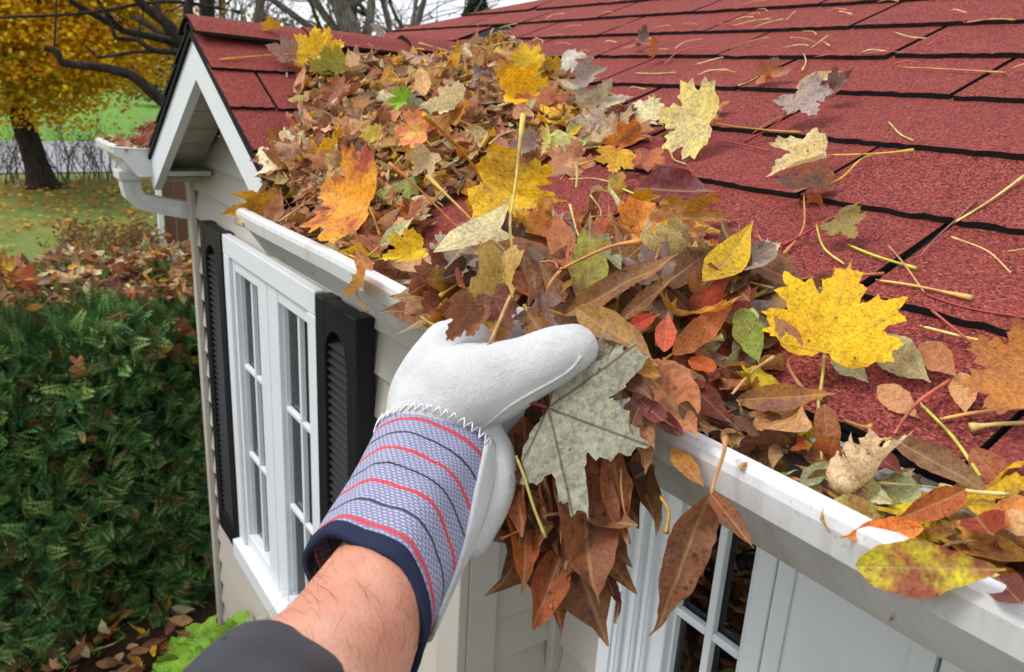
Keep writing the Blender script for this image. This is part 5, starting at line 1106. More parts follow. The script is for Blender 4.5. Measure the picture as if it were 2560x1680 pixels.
for i, (pts, r0, r1, c, lab) in enumerate((
    ([(2330, 1375, 'y', .37), (2450, 1425, 'y', .365), (2620, 1500, 'y', .36)], .0022, .0022, (216, 206, 120), 'long stout pale yellow stalk lying across the right of the gutter'),
    ([(2520, 1235, 'y', .42), (2440, 1230, 'y', .42), (2350, 1215, 'y', .42)], .0014, .0026, (214, 200, 124), 'pale stalk with knob lying over the rust folded leaf'),
    ([(2100, 1250, 'y', .395), (2040, 1215, 'y', .40), (1960, 1190, 'y', .395)], .0016, .0020, (206, 146, 80), 'curved orange stalk along the inside of the gutter lip'),
    ([(1900, 1160, 'y', .37), (1860, 1160, 'y', .345), (1852, 1172, 'y', .342)], .0014, .0034, (206, 160, 90), 'stalk with swollen end resting on the gutter lip'),
    ([(2045, 990, 'r', .03), (2050, 1080, 'y', .42), (2055, 1150, 'y', .41)], .0012, .0012, (222, 196, 110), 'upright straw coloured stalk in front of the tall folded leaf'),
    ([(1850, 1010, 'r', .016), (1870, 1090, 'y', .42), (1885, 1150, 'y', .40)], .0012, .0014, (214, 190, 100), 'slanting straw coloured stalk left of the tan gutter leaf'),
    ([(2110, 1050, 'r', .006), (2150, 1065, 'r', .008), (2180, 1068, 'r', .010)], .0014, .0034, (214, 160, 90), 'short stalk with thick knob at the shingle edge'),
    ([(2620, 1055, 'r', .004), (2500, 1060, 'r', .004), (2425, 1068, 'r', .005)], .0016, .0042, (222, 200, 120), 'thick knobbed cream stalk on the red shingles'),
    ([(2350, 1048, 'r', .004), (2450, 1030, 'r', .005), (2600, 1015, 'r', .004)], .0014, .0018, (222, 170, 90), 'long level orange stalk on the red shingles'),
    ([(2235, 1085, 'r', .004), (2290, 1010, 'r', .012), (2375, 950, 'r', .010)], .0014, .0018, (196, 100, 70), 'bent reddish stalk above the tan flat leaf'),
    ([(2300, 1008, 'r', .004), (2380, 1090, 'r', .006), (2450, 1190, 'r', .006)], .0012, .0014, (196, 200, 80), 'long yellow green stalk crossing the shingle edge'),
    ([(2190, 700, 'r', .004), (2290, 715, 'r', .004), (2430, 745, 'r', .004)], .0013, .0032, (226, 184, 100), 'long pale stalk with pink knob beside the yellow maple leaf'),
    ([(2120, 612, 'r', .003), (2190, 640, 'r', .004), (2290, 671, 'r', .003)], .0013, .0022, (196, 206, 60), 'lime green stalk above the yellow maple leaf'),
    ([(2222, 615, 'r', .003), (2260, 660, 'r', .004), (2310, 730, 'r', .003)], .0011, .0011, (206, 146, 80), 'thin orange stalk crossing the lime green one'),
    ([(2040, 560, 'r', .02), (2060, 620, 'r', .008), (2110, 660, 'r', .003)], .0012, .0012, (206, 200, 90), 'bent yellow green stalk left of the cupped olive leaf'),
    ([(2010, 490, 'r', .012), (2008, 570, 'r', .008), (1960, 635, 'r', .004)], .0011, .0024, (206, 140, 80), 'curved tan stalk falling from the folded grey leaf'),
    ([(2310, 735, 'r', .003), (2420, 770, 'r', .003), (2600, 800, 'r', .003)], .0009, .0009, (170, 50, 50), 'thin dark red stalk running level over the shingles'),
    ([(2300, 640, 'r', .002), (2345, 590, 'r', .003), (2395, 545, 'r', .003), (2440, 500, 'r', .003)], .0009, .0012, (150, 84, 80), 'dark red twig lying in the slot between two shingles'),
    ([(2380, 560, 'r', .002), (2470, 505, 'r', .003), (2560, 440, 'r', .003)], .0012, .0022, (226, 206, 110), 'pale yellow stalk lying in the slot between two shingles'),
    ([(2222, 305, 'r', .003), (2250, 335, 'r', .004), (2284, 352, 'r', .003)], .0011, .0016, (206, 206, 100), 'short kinked lime stalk over a shingle slot'),
    ([(2245, 168, 'r', .003), (2350, 172, 'r', .003), (2515, 182, 'r', .003)], .0012, .0020, (214, 150, 90), 'long level tan stalk high on the shingles'),
    ([(1680, 358, 'r', .003), (1682, 395, 'r', .004), (1715, 411, 'r', .003)], .0012, .0012, (226, 200, 130), 'kinked cream stalk below the pale maple leaf'),
    ([(1530, 460, 'r', .003), (1600, 490, 'r', .004), (1685, 515, 'r', .003)], .0013, .0018, (216, 210, 110), 'pale green stalk below the maroon leaf'),
    ([(1585, 183, 'r', .003), (1640, 184, 'r', .003), (1690, 181, 'r', .003)], .0012, .0012, (206, 186, 90), 'short level straw stalk on the shingles beside the drift'),
    ([(1795, 352, 'r', .003), (1850, 360, 'r', .004), (1925, 378, 'r', .003)], .0011, .0016, (170, 50, 66), 'crimson stalk under the pale maple leaf'),
    ([(1660, 160, 'r', .003), (1700, 128, 'r', .004), (1770, 113, 'r', .003)], .0011, .0012, (206, 90, 70), 'reddish stalk beside the upright orange leaf high on the roof'),
    ([(2235, 80, 'r', .003), (2275, 92, 'r', .004), (2315, 96, 'r', .003)], .0011, .0013, (216, 196, 110), 'short straw stalk near the top of the shingles'),
    ([(2010, 135, 'r', .003), (2015, 155, 'r', .003), (2005, 176, 'r', .003)], .0012, .0016, (226, 206, 120), 'short cream stalk crossing a shingle edge'),
    ([(1440, 470, 'd', .78), (1443, 440, 'd', .80), (1440, 410, 'd', .82)], .0016, .0040, (176, 156, 80), 'small green bud stalk standing behind the yellow held leaf'),
    ([(1960, 700, 'r', .03), (2100, 690, 'r', .012), (2210, 684, 'r', .006)], .0012, .0022, (206, 130, 70), 'orange stalk behind the top of the yellow maple leaf'),
    ([(2300, 815, 'r', .006), (2400, 840, 'r', .006), (2480, 858, 'r', .005)], .0013, .0016, (226, 210, 120), 'cream stalk from under the yellow maple leaf to the brown one'),
    ([(1830, 985, 'r', .03), (1880, 930, 'r', .03), (1935, 892, 'r', .028)], .0013, .0022, (196, 150, 100), 'tan stalk leaning above the maroon spotted leaf'),
    ([(1745, 850, 'r', .03), (1775, 850, 'r', .03), (1806, 842, 'r', .03)], .0020, .0048, (222, 196, 130), 'club ended cream stalk beside the mossy leaf'),
    )):
    stalk(pts, r0, r1, c, lab)

# ---- the bulk of the drift, in the valley, the gutter, on the hedge
VAR = {k: [leaf_mesh(k, (rng.uniform(0, .45), rng.uniform(-2.8, 2.8), rng.uniform(-1.2, 1.4), rng.uniform(-.8, .8), rng.uniform(.12, .26)), 100+i, False, rng.uniform(.34, .52)) for i in range(12)] for k in ('norway', 'redm', 'oblong')}
for k, l in VAR.items():
    for me in l: me.materials.append(M['oblong' if k == 'oblong' else 'maple'])
VSTEM = [stem_mesh([Vector((0, 0, 0)), Vector((rng.uniform(-.2, .2), -.3, .05)), Vector((rng.uniform(-.4, .4), -.75, rng.uniform(-.05, .2)))], .012, .024, 5) for i in range(6)]
def roof_h(x, y): return max(zmain(x, y), zgab(x) if y > .43 else -9)
LINE = [(-1.72, 1.19), (-1.40, 1.06), (-1.14, .95), (-.90, .83), (-.90, .72), (-.93, .62), (-.93, .53), (-.85, .46)]   # right edge of the drift on the main roof
def main_edge(y):
    ys = [p[1] for p in LINE][::-1]; xs = [p[0] for p in LINE][::-1]; return float(np.interp(y, ys, xs))
def gable_edge(y): return float(np.interp(y, [.43, .50, .56, .62, 1.2], [-1.29, -1.40, -1.53, -1.67, -1.75]))
def heap(r):
    """a point of the drift: plan position and the height of the heap there"""
    while True:
        y = .44+.76*r.random()**1.7; x = r.uniform(-1.76, -.62); xv = VBX+(VTX-VBX)*(y-EY)/(VTY-EY)
        e0, e1 = gable_edge(y), main_edge(y)
        if not (e0 < x < e1): continue
        t = (x-xv)/(e1-xv) if x > xv else (xv-x)/max(.02, xv-e0)
        if r.random() > 1.08-t**1.4*.86: continue
        H = .068*(1-t**1.1)*float(np.interp(y, [.5, .75, .95, 1.2], [1, .85, .45, .2]))+.006
        return x, y, H
def gutter_spot(r):
    x = r.uniform(-1.22, .1); y = r.uniform(.378, .445); f = .9; return x, y, f
PAL = [('tan', 8), ('brown', 6), ('dark', 1.2), ('orange', 2), ('gold', 1.4), ('cream', 3.2), ('mauve', 2.2), ('maroon', 1.0), ('olive', .5), ('rust', 2.2), ('ochre', 1.4), ('yellow', 1.1), ('pale', .25)]
PN = [p[0] for p in PAL]; PW = [p[1] for p in PAL]
def scatter(n, where, kinds, sizes, r, zone, group, tilt=.75, withstem=.3, cam_bias=.45):
    for i in range(n):
        k = r.choice(kinds); c = r.choices(PN, PW)[0]; p, up = where(r)
        if 'eave' in zone and c in ('pale', 'olive', 'yellow', 'maroon'): c = 'tan'
        me = r.choice(VAR[k]); o = link('oblong_leaf' if k == 'oblong' else 'maple_leaf', me)
        s = r.uniform(*sizes)*(1.0 if k != 'oblong' else 1.15)
        toeye = (EYE-p).normalized()
        Z = (up+toeye*cam_bias*r.random()+Vector((r.gauss(0, tilt), r.gauss(0, tilt), r.gauss(0, tilt)*.6))*.55).normalized()
        t = Vector((r.gauss(0, 1), r.gauss(0, 1), r.gauss(0, .5))); Y = (t-Z*t.dot(Z)).normalized(); X = Y.cross(Z)
        o.matrix_basis = Matrix.Translation(p-Y*s*.4) @ Matrix((X, Y, Z)).transposed().to_4x4() @ Matrix.Scale(s, 4)
        jit = lambda v: min(255, max(5, v*r.uniform(.88, 1.1))); paint(o, tuple(jit(v) for v in COLORS[c]), r.choice(['brown', 'tan', 'ochre', 'dark', 'orange']), .5)
        st_ = r.random() < withstem; sz = 'small ' if s < sizes[0]+(sizes[1]-sizes[0])*.33 else 'large ' if s > sizes[0]+(sizes[1]-sizes[0])*.75 else ''
        lb_ = (sz+('curled ' if k == 'oblong' else 'lobed ')+ADJ[c]+(' leaf ' if k == 'oblong' else ' maple leaf ')+('with stalk ' if st_ else '')+zone+(' '+near_anchor(p) if 'hedge' not in zone else ''))
        lb_ = lb_ if len(lb_.split()) <= 16 else lb_.replace('with stalk ', '')
        tag(o, lb_ if len(lb_.split()) <= 16 else lb_.replace(sz, '', 1), 'leaf', group)
        if st_:
            sm = link('stem', r.choice(VSTEM), None, [M['stem']]); sm.parent = o; sm.color = lin(*r.choice([(214, 176, 90), (206, 140, 70), (180, 110, 60), (220, 196, 120)]))
def w_heap(r):
    x, y, H = heap(r); z = roof_h(x, y); return Vector((x, y, z+CAMZ+H*r.uniform(.55, 1.05)+.004)), RN
def w_gut(r):
    x, y, f = gutter_spot(r); return Vector((x, max(y, .400), CAMZ-.250+(.065*f)*r.uniform(.5, 1.0))), Vector((0, -.1, 1))
def w_eave(r):
    x = r.uniform(-.68, -.34); y = r.uniform(.45, .45+.13*min(1, (-x+.02)/.5)); z = zmain(x, y); H = .028*(1-(y-.45)/.19); return Vector((x, y, z+CAMZ+.006+H*r.random())), RN
def w_mid(r):
    x = r.uniform(-1.05, -.74); y = r.uniform(.68, .86); return Vector((x, y, zmain(x, y)+CAMZ+.008)), RN
def w_hedge(r):
    y = r.uniform(-.35, 1.5); t = r.random(); x = HX0-.03-t*.75-.10*(y-.3); z = HT+.085+.03*r.random()+noise.noise((x*4.2, y*4.2, HT*4.2))*.15
    return Vector((x, y, z)), Vector((.25, 0, 1))
def w_hface(r):
    y = r.uniform(-.4, .75); z = HT-.02-abs(r.gauss(0, .22)); x = HX0-.10*(y-.3)+.06+noise.noise(((HX0-.10*(y-.3))*4.2, y*4.2, z*4.2))*.15; return Vector((x, y, max(.2, z))), Vector((.8, 0, .6))
r = random.Random(21)
scatter(150, w_heap, ['norway', 'redm', 'redm'], (.045, .085), r, 'in the valley drift', 'leaves drifted in the roof valley', .62)
scatter(105, w_heap, ['oblong'], (.055, .095), r, 'in the valley drift', 'leaves drifted in the roof valley')
scatter(20, w_mid, ['norway', 'redm'], (.05, .08), r, 'right of the drift', 'leaves scattered right of the drift', .45, .5, .5)
scatter(26, w_gut, ['redm', 'norway'], (.035, .05), r, 'in the gutter', 'leaves lying in the gutter', .5, .2, .3)
scatter(34, w_gut, ['oblong'], (.04, .06), r, 'in the gutter', 'leaves lying in the gutter', .5, .2, .3)
scatter(34, w_eave, ['redm', 'norway'], (.045, .075), r, 'on the eave', 'leaves heaped at the eave')
scatter(24, w_eave, ['oblong'], (.05, .085), r, 'on the eave', 'leaves heaped at the eave')
scatter(90, w_hedge, ['redm', 'norway', 'oblong'], (.06, .10), r, 'caught on top of the hedge', 'leaves on the hedge', .6, 0, .2)
scatter(24, w_hface, ['oblong', 'oblong', 'redm'], (.045, .075), r, 'stuck in the hedge face', 'leaves stuck in the hedge face', .8, 0, .3)
# under-layer of the drift and of the gutter fill: too many to count
def litter(name, n, where, size, label, r, mat='oblongA', down=None, curl=1.0):
    Vs = []; Fs = []; Cs = []; Us = []; off = 0
    base = [deform(P_, rng.uniform(0, .4), rng.uniform(-2.5, 2.5)*curl, rng.uniform(-1, 1)*curl, rng.uniform(-.8, .8)*curl, .14, q) for q, P_ in enumerate([oblong_flat(.40, 8, 4, q)[0] for q in range(10)])]
    P0, F0_ = oblong_flat(.40, 8, 4, 0); F0_ = np.array(F0_)
    for i in range(n):
        p, up = where(r); Z = (up+Vector((r.gauss(0, .5), r.gauss(0, .5), r.gauss(0, .3)))).normalized(); t = Vector((r.gauss(0, 1), r.gauss(0, 1), r.gauss(0, .4)))
        if down: t = Vector((r.gauss(0, down), r.gauss(0, down), -1))
        Y = (t-Z*t.dot(Z)).normalized(); X = Y.cross(Z)
        s = r.uniform(*size); A = np.array([X, Y, Z]); v = (base[i % 10]-np.array([0, .45, 0]))*s
        Vs.append(v@A+np.array(p)); Fs.append(F0_+off); off += len(v); Us.append(P0)
        c = np.array(lin(*COLORS[r.choices(PN, PW)[0]], 1.12)); c[:3] *= r.uniform(.6, 1.1); Cs.append(np.tile(c, (len(v), 1)))
    o = link(name, big_mesh(name, np.concatenate(Vs), np.concatenate(Fs), True, np.concatenate(Cs), np.concatenate(Us)), None, [M[mat]]); tag(o, label, 'leaf litter', kind='stuff')
def l_heap(r):
    x, y, H = heap(r); return Vector((x, y, roof_h(x, y)+CAMZ+.006+H*.98*r.random()**.7)), RN
def l_gut(r):
    x, y, f = gutter_spot(r); return Vector((x, max(y, .392), CAMZ-.254+.055*f*r.random())), Vector((0, 0, 1))
def l_hedge(r):
    p, u = w_hedge(r); return p+Vector((0, 0, .015)), u
def l_left(r):
    x = r.uniform(-2.66, -2.33); y = r.uniform(.35, .62); z = -.205 if y < .45 else zmain(x, y)+.01; return Vector((x, y, z+CAMZ+.012*r.random())), Vector((0, 0, 1))
litter('valley_litter', 4200, l_heap, (.024, .058), 'mass of small brown leaf pieces under the roof valley drift', r)
litter('gutter_litter', 1100, l_gut, (.018, .034), 'mass of wet brown leaf pieces filling the gutter', r)
litter('hedge_litter', 1900, l_hedge, (.04, .075), 'dense brown leaf cover on top of the hedge', r)
litter('far_gutter_litter', 170, l_left, (.03, .05), 'rusty leaf pieces piled in the short far gutter', r)
def l_hand(r):
    while True:
        px_, py_ = r.uniform(1060, 1900), r.uniform(560, 960)
        if py_ < np.interp(px_, [1060, 1250, 1480, 1600, 1900], [650, 590, 580, 660, 660]): continue
        if px_ < 1490 and py_ > np.interp(px_, [1060, 1150, 1300, 1400, 1490], [800, 860, 850, 810, 830]): continue
        if px_ > 1560 and py_ > 700+(px_-1560)*.45+140: continue
        q = on_roof(px_, py_, .004); dr_ = (q-EYE).length
        d_ = min(r.uniform(.60, .72), dr_); p = at_d(px_, py_, d_)
        if p.y < .33 and p.z < CAMZ-.19: continue
        return p, (RN*.5+(EYE-p).normalized()*.7)
def l_hang(r):
    py_ = 1120+300*r.random()**1.2; w_ = float(np.interp(py_, [1060, 1200, 1400], [1, .9, .55])); px_ = 1415+w_*130*r.uniform(-1, 1)
    p = at_d(px_, py_, r.uniform(.515, .555)); return p, ((EYE-p).normalized()+Vector((r.gauss(0, .5), r.gauss(0, .5), 0)))
PW0 = PW; PW = [3 if n_ in ('brown', 'tan') else 1.5 if n_ in ('dark', 'rust', 'ochre', 'mauve') else .35 for n_ in PN]
litter('handful_litter', 230, l_hand, (.045, .085), 'mass of crumpled brown leaf pieces behind the glove', r, curl=1.7)
PW = [4 if n_ == 'dark' else 2.5 if n_ == 'brown' else 1 if n_ == 'rust' else 0 for n_ in PN]
litter('hanging_litter', 44, l_hang, (.06, .105), 'mass of dark crumpled leaf pieces hanging below the glove', r, down=.3, curl=1.9)
PW = PW0
def needle_spot(r):
    x = r.uniform(-2.0, -.6); y = r.uniform(1.0, 1.5); return x, y
# loose thin stalks over the shingles
for i in range(115):
    q = r.random()
    if q < .55: x, y = needle_spot(r)
    elif q < .75: x, y, _ = heap(r)
    else: x = r.uniform(-1.4, -.1); y = r.uniform(.55, 1.3)
    z = roof_h(x, y)+CAMZ; h = .005 if q < .55 or q >= .75 else .05; a = r.uniform(0, 6.28) if q >= .55 else r.gauss(.3, .35); L = r.uniform(.03, .075)
    ax_ = Vector((math.cos(a), math.sin(a)*math.cos(TH), math.sin(a)*math.sin(TH)*(1 if zmain(x, y) >= zgab(x) else 0))); p = Vector((x, y, z))+RN*h
    pts = [p-ax_*L*.5, p+Vector((r.gauss(0, .004), r.gauss(0, .004), .003)), p+ax_*L*.5]
    o = link('leaf_stem', stem_mesh(pts, r.uniform(.0006, .001), r.uniform(.001, .002), 5), None, [M['stem']]); cn, cv = r.choice([('straw coloured', (222, 190, 110)), ('tan', (206, 150, 90)), ('cream', (228, 208, 140)), ('reddish', (186, 90, 70))]); o.color = lin(*cv)
    tag(o, ('short ' if L < .045 else 'long ' if L > .06 else '')+cn+(' loose stalk lying high on the shingles' if q < .55 else ' loose stalk poking from the valley drift' if q < .75 else ' loose stalk lying on the open shingles'), 'stem', 'loose stalks on the roof')
def l_bed(r):
    return Vector((r.uniform(-3.4, -1.0), r.uniform(-1.5, .53), .05+.05*r.random())), Vector((0, 0, 1))
litter('bed_leaves', 2200, l_bed, (.05, .10), 'brown leaf litter on the soil between hedge and cottage', r)
# bright green plant at the cottage foot
pl = empty('garden_plant', (-2.3, .42, .03)); tag(pl, 'bright green plant with broad lobed leaves at the cottage corner', 'plant')
for i, (px, py, d, sx) in enumerate(((490, 1620, 2.62, .13), (565, 1560, 2.62, .12), (545, 1620, 2.58, .13), (455, 1690, 2.55, .15), (530, 1680, 2.5, .15), (600, 1590, 2.6, .10), (510, 1555, 2.7, .09), (440, 1650, 2.6, .10), (575, 1640, 2.5, .12))):
    q = at_d(px, py, d); tube('stem', [pl.location, pl.location.lerp(q, .5)+Vector((0, 0, .05)), q], .004, M['needle'], pl, 5).data
    me = leaf_mesh('redm', (.1, .6, -.9, .2, .16), 300+i, False); me.materials.append(M['maple']); o = link('leaf', me, pl)
    Z = Vector((r.gauss(.25, .25), r.gauss(-.3, .2), 1)).normalized(); t = Vector((r.gauss(.5, .6), r.gauss(-.8, .5), 0)); Y = (t-Z*t.dot(Z)).normalized(); X = Y.cross(Z)
    o.matrix_basis = Matrix.Translation(q) @ Matrix((X, Y, Z)).transposed().to_4x4() @ Matrix.Scale(sx, 4); paint(o, (140, 190, 46), (100, 150, 36), .5, .8)
# ================================================================== THE ARM AND THE GLOVE
def skin_mat():
    t = NT('skin'); p = t.pos(); n1 = t.noise(p, 24, 5, .6); n2 = t.noise(p, 300, 4, .7); n3 = t.noise(p, 9, 3)
    vo = t.n('TexVoronoi'); vo.inputs['Scale'].default_value = 420; t.l(p, vo.inputs['Vector'])
    col = t.ramp(n1, [(.3, (.54, .235, .15, 1)), (.5, (.62, .30, .20, 1)), (.7, (.70, .40, .285, 1))])
    col = t.mix(t.math('MULTIPLY', t.ramp(n3, [(.45, 0), (.62, 1)]), .30), col, (.55, .16, .10, 1))
    col = t.mix(t.math('MULTIPLY', t.ramp(n2, [(.5, 0), (.75, 1)]), .22), col, (.40, .13, .08, 1))
    t.bump(t.math('ADD', t.math('MULTIPLY', n2, .6), t.math('MULTIPLY', vo.outputs['Distance'], .7)), .28, .0012)
    t.fin(col, .46, .4); t.b.inputs['Subsurface Weight'].default_value = .18; t.b.inputs['Subsurface Radius'].default_value = (.010, .004, .002); t.b.inputs['Subsurface Scale'].default_value = .6
    return t.m
M['skin'] = skin_mat()
def suede():
    t = NT('white_split_leather'); p = t.pos(); n1 = t.noise(p, 30, 5, .6); n2 = t.noise(p, 700, 4, .75); n3 = t.noise(p, 90, 5, .7)
    col = t.ramp(n1, [(.3, (.58, .58, .58, 1)), (.6, (.72, .725, .73, 1))]); col = t.mix(t.math('MULTIPLY', t.ramp(n2, [(.5, 0), (.8, 1)]), .25), col, (.36, .36, .37, 1))
    col = t.mix(t.math('MULTIPLY', t.ramp(n3, [(.56, 0), (.75, 1)]), .16), col, (.50, .48, .44, 1))
    wv = t.n('TexNoise'); wv.inputs['Scale'].default_value = 38; wv.inputs['Detail'].default_value = 2; wv.inputs['Distortion'].default_value = 1.2; t.l(p, wv.inputs['Vector'])
    cr = t.math('SUBTRACT', 1, t.math('MULTIPLY', t.math('ABSOLUTE', t.math('SUBTRACT', wv.outputs[0], .5)), 7), clamp=True)
    t.bump(t.math('ADD', t.math('ADD', n2, t.math('MULTIPLY', n3, .8)), t.math('MULTIPLY', cr, -.22)), .8, .0022); t.fin(col, .92, .12)
    t.b.inputs['Sheen Weight'].default_value = .25; return t.m
M['suede'] = suede()
def stripes():
    t = NT('striped_cuff_cloth'); uv = t.n('UVMap'); sx = t.n('SeparateXYZ'); t.l(uv.outputs[0], sx.inputs[0]); u, v = sx.outputs[0], sx.outputs[1]
    wob = t.noise(uv.outputs[0], 9, 2); v2 = t.math('ADD', v, t.math('MULTIPLY', t.math('SUBTRACT', wob, .5), .03))
    wx = t.noise(uv.outputs[0], 160, 2)
    thr = t.math('FRACT', t.math('MULTIPLY', v2, 58)); dash = t.math('FRACT', t.math('ADD', t.math('MULTIPLY', u, 30), t.math('MULTIPLY', t.math('FLOOR', t.math('MULTIPLY', v2, 58)), .313)))
    white = t.math('MULTIPLY', t.math('GREATER_THAN', thr, .62), t.math('GREATER_THAN', t.math('ADD', dash, t.math('MULTIPLY', wx, .9)), .82))
    col = t.mix(t.ramp(wx, [(.35, 0), (.65, 1)]), (.15, .16, .30, 1), (.27, .28, .43, 1))
    col = t.mix(t.math('MULTIPLY', white, .75), col, (.66, .64, .62, 1))
    def band(c, w): return t.math('LESS_THAN', t.math('ABSOLUTE', t.math('SUBTRACT', v2, c)), w)
    for c in (.105, .375, .635, .90):
        col = t.mix(t.math('MULTIPLY', band(c, .014), t.math('ADD', t.math('MULTIPLY', t.math('GREATER_THAN', wx, .42), .6), .35)), col, (.58, .05, .06, 1))
    for c in (.24, .505, .77):
        col = t.mix(t.math('MULTIPLY', band(c, .008), .85), col, (.02, .02, .025, 1))
    t.bump(t.math('ADD', thr, wx), .5, .0008); return t.fin(col, .95, .1)
M['stripe'] = stripes()
M['navy'] = painted('navy_binding', (.022, .028, .058, 1), .9, .1, .3, 60, (.5, .5, .6, 1))
M['thread'] = painted('white_thread', (.78, .78, .76, 1), .8, .2, .05); M['hair'] = painted('dark_hair', (.015, .011, .009, 1), .5, .3, 0)
def sleeve_mat():
    t = NT('grey_rain_cloth'); p = t.pos(); n = t.noise(p, 900, 2); n1 = t.noise(p, 22, 4); vo = t.n('TexVoronoi'); vo.inputs['Scale'].default_value = 95; t.l(p, vo.inputs['Vector'])
    drop = t.math('MULTIPLY', t.math('LESS_THAN', t.math('ADD', vo.outputs['Distance'], t.math('MULTIPLY', t.math('LESS_THAN', t.noise(p, 30, 2), .56), 1)), .16), 1)
    col = t.mix(t.ramp(n1, [(.3, 0), (.7, 1)]), (.030, .033, .040, 1), (.052, .056, .066, 1)); col = t.mix(t.math('MULTIPLY', drop, .8), col, (.008, .008, .010, 1))
    t.bump(t.math('ADD', t.math('MULTIPLY', n, .3), t.math('MULTIPLY', n1, 2)), .35, .002); return t.fin(col, t.math('SUBTRACT', .62, t.math('MULTIPLY', drop, .45)), .35)
M['sleeve'] = sleeve_mat()
def A(px, py, d): return at_d(px, py, d)
CR, CD, CF = wdir(0), wdir(1), wdir(2)
def blob_chain(bm, pts, seg=14, flat=1.0, wide=None):
    """tapered chain of rings with rounded ends, points (Vector, radius)"""
    P = [Vector(p) for p, r in pts]; R = [r for p, r in pts]
    S = spline(P, 6*(len(P)-1)); Rr = np.interp(np.linspace(0, len(P)-1, len(S)), range(len(P)), R)
    d0 = (S[1]-S[0]).normalized(); d1 = (S[-1]-S[-2]).normalized(); ext = []
    pre = [(S[0]-d0*Rr[0]*math.sin(a), Rr[0]*math.cos(a)) for a in (1.45, 1.1, .7, .35)]; post = [(S[-1]+d1*Rr[-1]*math.sin(a), Rr[-1]*math.cos(a)) for a in (.35, .7, 1.1, 1.45)]
    allp = pre+list(zip(S, Rr))+post; V, F = tube_np([p for p, _ in allp], [max(1e-4, q) for _, q in allp], seg)
    if wide is not None:                                   # squash towards the eye direction
        c = [p for p, _ in allp]
        for i in range(len(c)):
            for k in range(seg):
                v = V[i*seg+k]; o = v-c[i]; V[i*seg+k] = c[i]+o-wide*(o.dot(wide)*(1-flat))
    vs_ = [bm.verts.new(v) for v in V]
    for f in F: bm.faces.new([vs_[i] for i in f])
def solid(name, chains, voxel, m, parent, smooth=6):
    bm = bmesh.new()
    for c in chains: blob_chain(bm, *c) if isinstance(c, tuple) else blob_chain(bm, c)
    bmesh.ops.recalc_face_normals(bm, faces=bm.faces)
    me = bpy.data.meshes.new(name); bm.to_mesh(me); bm.free(); o = link(name, me, parent, [m])
    md = o.modifiers.new('remesh', 'REMESH'); md.mode = 'VOXEL'; md.voxel_size = voxel; md.use_smooth_shade = True
    ms = o.modifiers.new('smooth', 'SMOOTH'); ms.factor = .5; ms.iterations = smooth
    dg = bpy.context.evaluated_depsgraph_get(); me2 = bpy.data.meshes.new_from_object(o.evaluated_get(dg)); o.modifiers.clear(); o.data = me2
    me2.polygons.foreach_set('use_smooth', [True]*len(me2.polygons)); me2.materials.clear(); me2.materials.append(m); return o
VW = (A(1200, 1000, 1)-EYE).normalized()
# forearm with the hand inside the glove: one continuous surface
arm_axis = [(560, 2150, .27), (660, 1930, .325), (760, 1760, .365), (850, 1640, .395), (925, 1500, .425), (990, 1380, .455), (1050, 1250, .487), (1095, 1130, .515), (1150, 1020, .535)]
arm_r = [.040, .0385, .036, .0335, .0300, .0272, .0258, .025, .022]
person = solid('person', [([(A(*p), r_) for p, r_ in zip(arm_axis, arm_r)], 28, .86, VW), ([(A(1130, 1060, .530), .020), (A(1200, 1000, .540), .014), (A(1290, 960, .535), .011)],)], .0035, M['skin'], None, 5)
tag(person, 'outstretched left forearm in a dark grey sleeve wearing a white leather work glove', 'person')
# glove: palm, thumb and four curled fingers as one leather skin
def px(r_, d): return r_*d/FPX
ch = [
    ([(A(1095, 1115, .522), .034), (A(1085, 1010, .528), .032), (A(1115, 930, .530), .029), (A(1155, 875, .537), .024)], 18, .85, VW),
    ([(A(1055, 1060, .520), .022), (A(1045, 990, .525), .020), (A(1075, 925, .530), .019), (A(1115, 860, .545), .017)], 16, .9, VW),
    ([(A(1090, 1040, .518), .032), (A(1150, 975, .512), .030), (A(1235, 955, .506), .0270), (A(1320, 920, .500), .0212), (A(1395, 886, .495), .0190), (A(1432, 872, .492), .0165)], 20, .92, VW),
    ([(A(1130, 1120, .522), .034), (A(1190, 1125, .520), .024), (A(1222, 1165, .513), .0185), (A(1222, 1240, .503), .0155), (A(1165, 1340, .490), .016)], 18, .8, VW),
    ([(A(1120, 930, .542), .020), (A(1185, 860, .565), .0155), (A(1270, 810, .585), .014), (A(1330, 820, .590), .012), (A(1350, 860, .58), .0105)], 12),
    ([(A(1150, 950, .548), .020), (A(1230, 850, .580), .0155), (A(1330, 810, .605), .0140), (A(1400, 850, .605), .012), (A(1420, 900, .59), .0105)], 12),
    ([(A(1170, 1020, .550), .019), (A(1250, 950, .580), .0150), (A(1340, 900, .605), .0135), (A(1405, 950, .600), .012), (A(1410, 1000, .58), .0100)], 12),
    ([(A(1180, 1090, .545), .018), (A(1250, 1050, .575), .0140), (A(1320, 1020, .590), .0120), (A(1360, 1060, .580), .0105), (A(1350, 1100, .565), .009)], 12)]
glove = solid('glove', ch, .0026, M['suede'], person, 7)
glove['label'] = 'white split leather glove with striped blue and red cuff'
